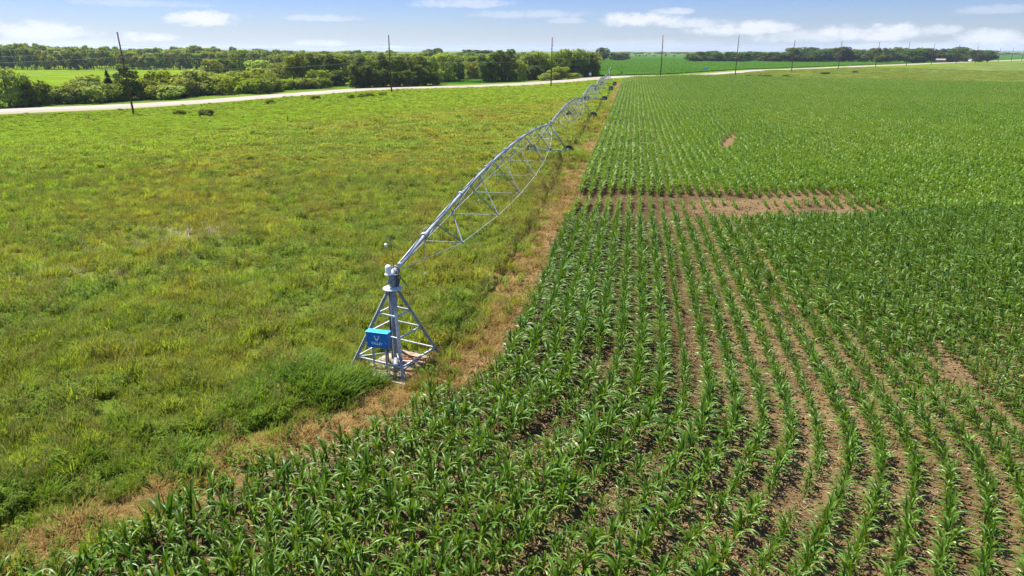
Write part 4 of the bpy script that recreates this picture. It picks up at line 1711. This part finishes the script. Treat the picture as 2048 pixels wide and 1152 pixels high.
tree('dark', 672, 172, 140, 40, None, A)
# --- dense stand behind the second pole
B = 'stand'
for x, t_ in ((716, 112), (730, 108), (748, 110), (764, 106), (782, 109), (800, 107), (818, 110), (836, 108), (852, 112), (866, 116)):
    tree(('dark', 'tall', 'dark', 'oak', 'tall')[rs.randint(0, 4)], x, 174.5 - (x - 716) * .035, t_ + rs.uniform(-5, 5), rs.uniform(26, 42), None, B)
for x in range(712, 880, 14):
    tree('dark', x, 176.5 - (x - 716) * .04, 136 + rs.uniform(-8, 8), 32, None, B)
tree('pale', 888, 163, 104, 52, None, B)
tree('pale', 870, 166, 132, 36, None, B)
tree('dark', 918, 161, 116, 26, None, B)
tree('pale', 948, 160, 121, 40, None, B)
tree('oak', 905, 150, 108, 46, None, B)
for x, t_ in ((968, 108), (984, 104), (1004, 99), (1018, 97)):
    tree('dark', x, 164.5 - (x - 960) * .03, t_, 34, None, B)
tree('pale', 1040, 161, 116, 30, None, B)
for x, t_ in ((1056, 101), (1076, 99), (1094, 103), (1112, 101), (1128, 97), (1146, 95), (1160, 98), (1176, 97), (1184, 103)):
    tree(('oak', 'dark', 'pale', 'tall', 'oak')[rs.randint(0, 4)], x, 158.5 - (x - 1056) * .05, t_ + rs.uniform(-3, 4), rs.uniform(32, 46), None, B)
for x, t_ in ((1066, 130), (1100, 136), (1120, 130), (1150, 130), (1172, 126)):
    tree('dark', x, 160 - (x - 1056) * .06, t_, 34, None, B)
tree('pale', 1118, 159, 132, 46, None, B)
tree('shrub', 1146, 157, 146, 30, None, B)
tree('shrub', 1090, 161, 146, 26, None, B)
# --- beyond the fields, small
C_ = 'field'
tree('grove', 1205, 121, 94, 26, 640, C_)
tree('grove', 1228, 120, 106, 22, 640, C_)
tree('grove', 1246, 121, 105, 24, 640, C_)
tree('grovem', 870, 130, 96, 44, 520, C_)
tree('grovem', 850, 130, 100, 34, 520, C_)
tree('grove', 940, 130, 98, 50, 540, C_)
tree('grove', 972, 130, 100, 40, 540, C_)
for x, t_ in ((1272, 110), (1279, 109.5), (1286, 110.5), (1292, 110), (1308, 109.5), (1331, 109), (1348, 110)):
    tree('fir', x, 115.5, t_, 7, 1100, C_)
# --- groves on the right
D_ = 'grove'
x = 1384
while x < 1640:
    p_ = rs.uniform(0, 1)
    tree('grove' if p_ < .55 else 'grovem', x, 124.5, 100 + rs.uniform(0, 7), rs.uniform(26, 38), rs.uniform(590, 640), D_)
    x += rs.uniform(10, 17)
tree('grove', 1582, 124, 95, 42, 600, D_)
x = 1608
while x < 1850:
    tree('grove' if rs.random() < .6 else 'grovem', x, 124, 92.5 + rs.uniform(0, 6), rs.uniform(34, 46), rs.uniform(570, 640), D_)
    x += rs.uniform(10, 17)
x = 1842
while x < 1986:
    tree('grove' if rs.random() < .6 else 'grovem', x, 122, (99 if x < 1885 else 92 if x < 1940 else 97) + rs.uniform(0, 5), rs.uniform(26, 42), rs.uniform(640, 700), D_)
    x += rs.uniform(9, 14)
# bushes in the ditch and on the verge
for x, yb, t_, w in ((360, 231, 219, 22), (412, 234, 217, 30)):
    tree('shrubm', x, yb, t_, w, None, 'verge')
for x, yb, t_, w in ((1497, 152.5, 148, 14), (1522, 154, 148, 20), (1535, 154, 149, 16), (1572, 153, 149.5, 16), (1650, 148, 145, 18), (1710, 145.5, 143, 14)):
    tree('shrubm', x, yb, t_, w, None, 'verge')
for x, yb, t_, w in ((722, 195, 188, 18), (740, 193, 186, 18), (765, 191, 183, 20), (700, 196, 190, 16), (630, 199, 195, 20), (540, 207, 203, 22)):
    tree('shrub', x, yb, t_, w, None, 'verge')

# labels that tell the trees apart: by kind, and counted from the pole to their left
desc = {'oak': 'broad leafy tree', 'tall': 'tall narrow leafy tree', 'dark': 'dark dense tree', 'pale': 'pale green drooping tree', 'shrub': 'bright green rounded shrub', 'shrubm': 'dull green rounded shrub',
        'grove': 'dark rounded tree', 'grovem': 'mid green rounded tree', 'fir': 'dark pointed conifer'}
where = {'thicket': 'thicket across the road', 'stand': 'woods across the road', 'field': 'far fields', 'grove': 'distant grove', 'verge': 'grass before the road'}
TREES.sort(key=lambda a: a[0])
cnt = {}
for px, kind, reg, e, h in TREES:
    pole = max([i for i, p in enumerate(POLE_PX) if p[0] <= px], default=-1)
    key = (kind, reg, pole)
    n = cnt.get(key, 0)
    cnt[key] = n + 1
    ref = ('right of the %s pole' % ordinal(pole)) if pole >= 0 else 'from the left picture edge'
    tag(e, '%s %s %s, in the %s' % (ordinal(n), desc[kind], ref, where[reg]), 'shrub' if 'shrub' in kind else 'tree',
        {'thicket': 'trees and shrubs of the thicket across the road', 'stand': 'trees of the woods across the road', 'field': 'scattered far trees', 'grove': 'trees of the distant grove', 'verge': 'bushes on the verge'}[reg])


# --- the far wood reads as one mass
def far_wood():
    P, S_ = [], []
    def add(px, d, ty, wpx):
        q = at_d(px, d, 120)
        z = float(T(q[0], q[1]))
        u, fw, dn = ray(px, ty)
        h = HC - dn / fw * d - z
        P.append((q[0], q[1], z))
        S_.append((wpx / F * d / 9., wpx / F * d / 9., max(h, 3) / 10.))
    prof = lambda x: np.interp(x, [-60, 0, 40, 120, 200, 240, 310, 420, 560, 700, 820, 900, 1060, 1200], [90, 90, 88, 93, 96, 97, 97, 98, 102, 104, 107, 105, 106, 112])
    for layer, d in enumerate((440, 465, 500, 560, 640)):
        x = -60.
        while x < (560 if layer < 2 else 1180):
            add(x, d + rs.uniform(-10, 10), prof(x) + rs.gauss(1.5, 3.2) + (5 if layer == 0 else 0), rs.uniform(13, 30))
            x += rs.uniform(7, 13)
    for i in range(240):
        x = rs.uniform(540, 1190)
        add(x, rs.uniform(320, 560), 106 + rs.uniform(0, 9), rs.uniform(20, 34))
    # hedge lines far away on the right
    for d, x0, x1, y0 in ((1500, 1190, 1420, 105.), (1900, 1190, 1420, 104), (1700, 1960, 2080, 105)):
        x = x0
        while x < x1:
            if rs.random() < .7: add(x, d + rs.uniform(-60, 60), y0 + rs.uniform(-1., 1.5), rs.uniform(8, 16))
            x += rs.uniform(4, 9)
    n = len(P)
    cr = [crown(300 + j, lobes_round(300 + j, 9, 10, (2.6, 1.8, .2, 2.2, .4)[j], 12), 1500, .62, M[m]) for j, m in enumerate(('crown_mid', 'crown_mid', 'crown_dark', 'crown_light', 'crown_light'))]
    cr += [trunk(400, 9.6, .20, 8, .3, .2), trunk(401, 9.8, .16, 6, .22, .35)]
    idx = RNG.choice(5, n, p=[.3, .25, .2, .17, .08])
    P, S_ = np.array(P + P), np.array(S_ + S_)
    idx = np.concatenate([idx, 5 + RNG.integers(0, 2, n)])
    n = 2 * n
    scatter('far_wood', P, np.stack([np.zeros(n), np.zeros(n), RNG.uniform(0, 6.28, n)], -1), S_, idx, source('wood_kinds', cr), 'far wood closing the horizon behind the bright field', 'wood')


far_wood()

# ------------------------------------------------------------------ far hills
def hills(name, d0, px0, px1, prof, mat, depth):
    vs, fs = [], []
    n = 60
    for i in range(n + 1):
        px = px0 + (px1 - px0) * i / n
        q = at_d(px, d0, 103)
        y = prof(px) + 1.0 * math.sin(px * .021) + .5 * math.sin(px * .067 + 1) + .25 * math.sin(px * .19)
        u, fw, dn = ray(px, y)
        zt = HC - dn / fw * d0
        for f, k in ((0, 0), (.35, .45), (.7, .85), (1., 1.), (1.6, .8), (2.6, 0)):
            s_ = 1 + (f - 1) * depth / d0
            vs.append((q[0] * s_, q[1] * s_, -8 + (zt + 8) * k))
    for i in range(n):
        for k in range(5):
            fs.append((i * 6 + k, (i + 1) * 6 + k, (i + 1) * 6 + k + 1, i * 6 + k + 1))
    mb = MB()
    mb.add(vs, fs)
    o = mb.build(name, mat, None, True)
    tag(o, kind='structure')


hills('hills', 8200, -300, 1220, lambda x: np.interp(x, [-300, 150, 300, 480, 620, 800, 1000, 1220], [97, 97, 98, 99, 101, 104, 106, 108]), M['hill'], 1200)
hills('hills', 6500, 1150, 2350, lambda x: np.interp(x, [1150, 1250, 1380, 1600, 1980, 2350], [106, 105, 104, 104.5, 102.5, 103]), M['hill'], 1000)

# ------------------------------------------------------------------ small roadside things
def stake(px, yb, yt, r, lab, mat='post'):
    p = at(px, yb)
    h = (yb - yt) / F * p.y
    e = empty('fence_post', p)
    tag(e, lab, 'post', 'stakes standing in the meadow')
    mb = MB()
    mb.tube([(0, 0, -.1), (0, 0, h)], r, 6)
    mb.build('stake', M[mat], e, True)
    mb = MB()
    mb.lathe((0, 0, h), [(r * 1.2, 0), (r * 1.2, .04), (r * .4, .08)], 6)
    mb.build('cap', M[mat], e)


for px, yb, yt, r, lab in ((576, 242, 231, .075, 'thick dark post standing in the pale streak of the meadow'), (453, 259, 251, .03, 'thin stake left of the thick dark post'),
                           (625, 235, 226, .03, 'thin stake, first right of the thick dark post'), (672, 230, 221, .03, 'thin stake, second right of the thick dark post'),
                           (715, 224, 216, .03, 'thin stake, third right of the thick dark post'), (752, 222, 213, .03, 'thin stake, fourth right of the thick dark post'),
                           (178, 240, 230, .05, 'dark post left of the leaning utility pole'), (110, 284, 277, .03, 'thin stake alone at the far left of the meadow'),
                           (1016, 199, 190, .03, 'thin stake in the meadow left of the irrigation arm'), (932, 204, 197, .03, 'thin stake midway between the second and third utility poles')):
    stake(px, yb, yt, r, lab)


def road_sign(px, yb, yt, wpx, mat, lab, posts=1):
    p = at(px, yb)
    h = (yb - yt) / F * p.y
    w = wpx / F * p.y
    e = empty('road_sign', p, -.25)
    tag(e, lab, 'sign')
    for k in range(posts):
        x = 0 if posts == 1 else (k - .5) * w * .7
        mb = MB()
        mb.box((x, .05, h * .42), (.07, .05, h * .84))
        mb.build('post', M['galv_dull'], e)
    bevel_box('panel', (0, 0, h * .72), (w, .04, h * .56), M[mat], e, .01)


road_sign(1180, 154.5, 146.5, 4.5, 'sign_white', 'small white sign by the dark wood at the road')
road_sign(1411, 144, 136, 6.5, 'sign_blue', 'pale blue sign board on two posts in the far crop', 2)
road_sign(1243, 152, 143, 3, 'sign_yellow' if 'sign_yellow' in M else 'seed', 'small yellow marker beyond the road past the arm tip')

# concrete culvert end in the ditch
p = at(1527, 158.5)
cv = empty('culvert', p, -.1)
tag(cv, 'pale concrete culvert end at the far edge of the corn', 'culvert')
mb = MB()
mb.box((0, 0, .35), (4.2, .5, .9))
mb.box((-2.2, .7, .25), (.4, 1.8, .7))
mb.box((2.2, .7, .25), (.4, 1.8, .7))
mb.build('headwall', M['concrete'], cv)
mb = MB()
mb.tube([(0, -.35, .4), (0, -.255, .4)], .3, 14)
mb.build('pipe_mouth', M['galv_dark'], cv)

# low shed at the grove
q = at_d(1879, 630, 118)
p = on(q[0], q[1])
sh = empty('shed', p, -.6)
tag(sh, 'low tan shed between the trees of the distant grove', 'shed')
mb = MB()
mb.box((0, 0, .9), (9, 5, 2.0))
wl = mb.build('wall', M['tan'], sh)
mb = MB()
mb.add([(-4.8, -2.9, 1.9), (4.8, -2.9, 1.9), (4.8, 0, 3.0), (-4.8, 0, 3.0), (4.8, 2.9, 1.9), (-4.8, 2.9, 1.9)], [(0, 1, 2, 3), (3, 2, 4, 5), (0, 3, 5), (1, 4, 2)])
mb.build('roof', M['shedroof'], sh)
mb = MB()
mb.box((1.5, -2.52, .9), (2.4, .08, 1.7))
mb.build('door', M['galv_dark'], sh)

# white van on the road
sv, _ = st(*at(1914, 124)[:2])
xy = S2P(sv, 13.0)
van = empty('van', on(xy[0], xy[1], .13), -HEAD)
tag(van, 'white van driving on the road beside the distant grove', 'van')
mb = MB()
prof = [(-2.6, .45), (-2.6, 1.0), (-2.45, 1.15), (-1.55, 1.30), (-.95, 2.15), (-.7, 2.3), (2.45, 2.3), (2.6, 2.1), (2.65, .45)]
n = len(prof)
vs = [(w * .98, y_, z_) for w in (-1, 1) for y_, z_ in prof]
mb.add(vs, [tuple(range(n)), tuple(range(2 * n - 1, n - 1, -1))] + [(i, i + n, (i + 1) % n + n, (i + 1) % n) for i in range(n)])
body = mb.build('body', M['car_white'], van)
mb = MB()
mb.add([(-.85, -1.58, 1.36), (.85, -1.58, 1.36), (.82, -1.02, 2.12), (-.82, -1.02, 2.12)], [(0, 1, 2, 3)])
mb.build('windscreen', M['glass'], van)
for s_ in (-1, 1):
    mb = MB()
    mb.box((s_ * .985, .9, 1.72), (.02, 2.8, .6))
    mb.build('side_window', M['glass'], van)
    for y_ in (-1.7, 1.7):
        wheel(Vector((s_ * .9, y_, .36)), Vector((1, 0, 0)), .36, .24).build('wheel', [M['rubber'], M['galv']], van, True)
    mb = MB()
    mb.box((s_ * .72, -2.61, .85), (.3, .05, .2))
    mb.build('headlight', M['white'], van)

# scrap of blue sheeting among the corn
p = at(1290, 1021)
mb = MB()
g_ = []
for i in range(7):
    for j in range(6):
        g_.append(((i - 3) * .055 + .02 * math.sin(j * 2), (j - 2.5) * .05, .06 + .05 * math.sin(i * 1.7 + j) + .04 * math.cos(j * 2.3)))
mb.add(g_, [(i * 6 + j, (i + 1) * 6 + j, (i + 1) * 6 + j + 1, i * 6 + j + 1) for i in range(6) for j in range(5)])
o = mb.build('plastic_scrap', M['plastic_blue'], None, True, (p.x, p.y, 0.03))
tag(o, 'crumpled scrap of blue plastic on the soil between corn rows', 'scrap')

# ------------------------------------------------------------------ haze
mb = MB()
mb.box((0, 4000, 28.), (19000, 14000, 96))
hz = mb.build('haze', [], None)
hm = bpy.data.materials.new('haze_air')
hm.use_nodes = True
hm.node_tree.nodes.clear()
h_nt = NT(hm.node_tree)
pv = h_nt.n('ShaderNodeVolumePrincipled')
pv.inputs['Color'].default_value = (.72, .84, 1.0, 1)
pv.inputs['Density'].default_value = .000085
pv.inputs['Anisotropy'].default_value = .2
ho = h_nt.n('ShaderNodeOutputMaterial')
hm.node_tree.links.new(pv.outputs[0], ho.inputs['Volume'])
hz.data.materials.append(hm)
tag(hz, kind='stuff')

# ------------------------------------------------------------------ light, sky with clouds
SUN_EL = 61.
sun_to = Vector((-.82, .57, 0)).normalized() * math.cos(R(SUN_EL)) + Vector((0, 0, math.sin(R(SUN_EL))))
sl = bpy.data.lights.new('sun', 'SUN')
sl.energy = 4.5
sl.angle = R(.53)
sl.color = (1, .955, .88)
so = bpy.data.objects.new('sun', sl)
so.rotation_euler = sun_to.to_track_quat('Z', 'Y').to_euler()
COL.objects.link(so)

w = bpy.data.worlds.new('World')
SC.world = w
w.use_nodes = True
nt = NT(w.node_tree)
bg = w.node_tree.nodes['Background']
sky = nt.n('ShaderNodeTexSky', sky_type='NISHITA')
sky.sun_disc = False
sky.sun_elevation = R(SUN_EL)
sky.sun_rotation = math.atan2(sun_to.x, sun_to.y)
sky.altitude = 300
sky.air_density = 1.0
sky.dust_density = .6
sky.ozone_density = 1.6
tc = nt.n('ShaderNodeTexCoord').outputs['Generated']
nv = nt.n('ShaderNodeVectorMath', operation='NORMALIZE')
nt.put(nv.inputs[0], tc)
dx, dy, dz = nt.xyz(nv.outputs[0])
az = nt.math('ARCTAN2', dx, dy)
el = nt.math('ARCSINE', dz)
cmb = nt.n('ShaderNodeCombineXYZ')
nt.put(cmb.inputs[0], az)
nt.put(cmb.inputs[1], nt.math('MULTIPLY', el, 1.7))
nz = nt.noise(cmb.outputs[0], 26., 5, .58, .3)
nz2 = nt.noise(cmb.outputs[0], 90., 4, .6)
nn_ = nt.math('ADD', nt.math('MULTIPLY', nt.math('SUBTRACT', nz, .5), 2.6), nt.math('MULTIPLY', nt.math('SUBTRACT', nz2, .5), 1.1))
CL = [(410, 40, 92, 20, .9), (360, 36, 45, 9, .6), (90, 66, 130, 20, .75), (20, 58, 60, 14, .6), (296, 76, 64, 13, .8), (628, 86, 46, 9, .7), (790, 95, 26, 6, .5), (665, 88, 30, 7, .5),
      (1280, 42, 95, 20, .75), (1340, 24, 50, 9, .5), (1480, 60, 120, 18, .75), (1400, 48, 90, 14, .55), (1740, 70, 150, 19, .75), (1880, 62, 60, 12, .5), (1980, 82, 110, 22, .75), (1620, 76, 130, 16, .5),
      (640, 37, 90, 9, .35), (920, 8, 120, 14, .4), (1050, 30, 140, 11, .3), (1300, 88, 160, 10, .2), (1850, 98, 260, 14, .4), (100, 88, 200, 14, .4), (1130, 42, 50, 8, .3), (2010, 20, 120, 10, .25), (300, 8, 160, 10, .25)]
tot = None
for px, py, wx, wy, op in CL:
    u, fw, dn = ray(px, py)
    a0 = math.atan2(u, fw)
    e0_ = math.atan2(-dn, math.hypot(u, fw))
    wa = wx / F / (1 + (u / fw) ** 2) / 1.05
    we = wy / F / 1.05
    qa = nt.math('DIVIDE', nt.math('SUBTRACT', az, a0), wa)
    qe = nt.math('DIVIDE', nt.math('SUBTRACT', el, e0_), we)
    # flat base: the lower half is shallower
    lowhalf = nt.math('MULTIPLY', nt.math('LESS_THAN', qe, 0.), .55)
    qe = nt.math('MULTIPLY', qe, nt.math('ADD', lowhalf, 1.))
    r2 = nt.math('ADD', nt.math('MULTIPLY', qa, qa), nt.math('MULTIPLY', qe, qe))
    mk = nt.math('MULTIPLY', nt.ss(nt.math('SUBTRACT', r2, nn_), 1.05, .0), min(op * 1.25, 1.))
    tot = mk if tot is None else nt.math('MAXIMUM', tot, mk)
tint = nt.mix(1., sky.outputs[0], nt.mix(nt.ss(el, .13, .5), nt.mix(nt.ss(el, 0., .11), (.34, .38, .51), (.190, .277, .53)), (.90, .98, 1.06)), 'MULTIPLY')
cloudc = (3.6, 3.68, 3.9)
skyc = nt.mix(nt.math('MULTIPLY', tot, .95), tint, cloudc)
nt.put(bg.inputs['Color'], skyc)
bg.inputs['Strength'].default_value = .10

# ------------------------------------------------------------------ camera and render settings
cd = bpy.data.cameras.new('camera')
cd.sensor_width = 36
cd.lens = F / 2048 * 36
cd.clip_end = 20000
cd.clip_start = .1
co = bpy.data.objects.new('camera', cd)
co.location = (0, 0, HC)
co.rotation_euler = (math.pi / 2 - PITCH, 0, 0)
COL.objects.link(co)
SC.camera = co
SC.view_settings.view_transform = 'Standard'
SC.view_settings.look = 'None'
SC.view_settings.exposure = 1.40
SC.view_settings.gamma = 1
SC.render.engine = 'CYCLES'
cy = SC.cycles
cy.max_bounces = 3
cy.diffuse_bounces = 2
cy.glossy_bounces = 1
cy.transmission_bounces = 2
cy.volume_bounces = 0
cy.transparent_max_bounces = 4
import os
cy.use_denoising = True
cy.denoiser = 'OPENIMAGEDENOISE'
cy.denoising_prefilter = 'NONE'
cy.denoising_input_passes = 'RGB_ALBEDO_NORMAL'
cy.use_adaptive_sampling = True
cy.adaptive_threshold = .02
cy.caustics_reflective = False
cy.caustics_refractive = False
SC.render.threads_mode = 'AUTO'
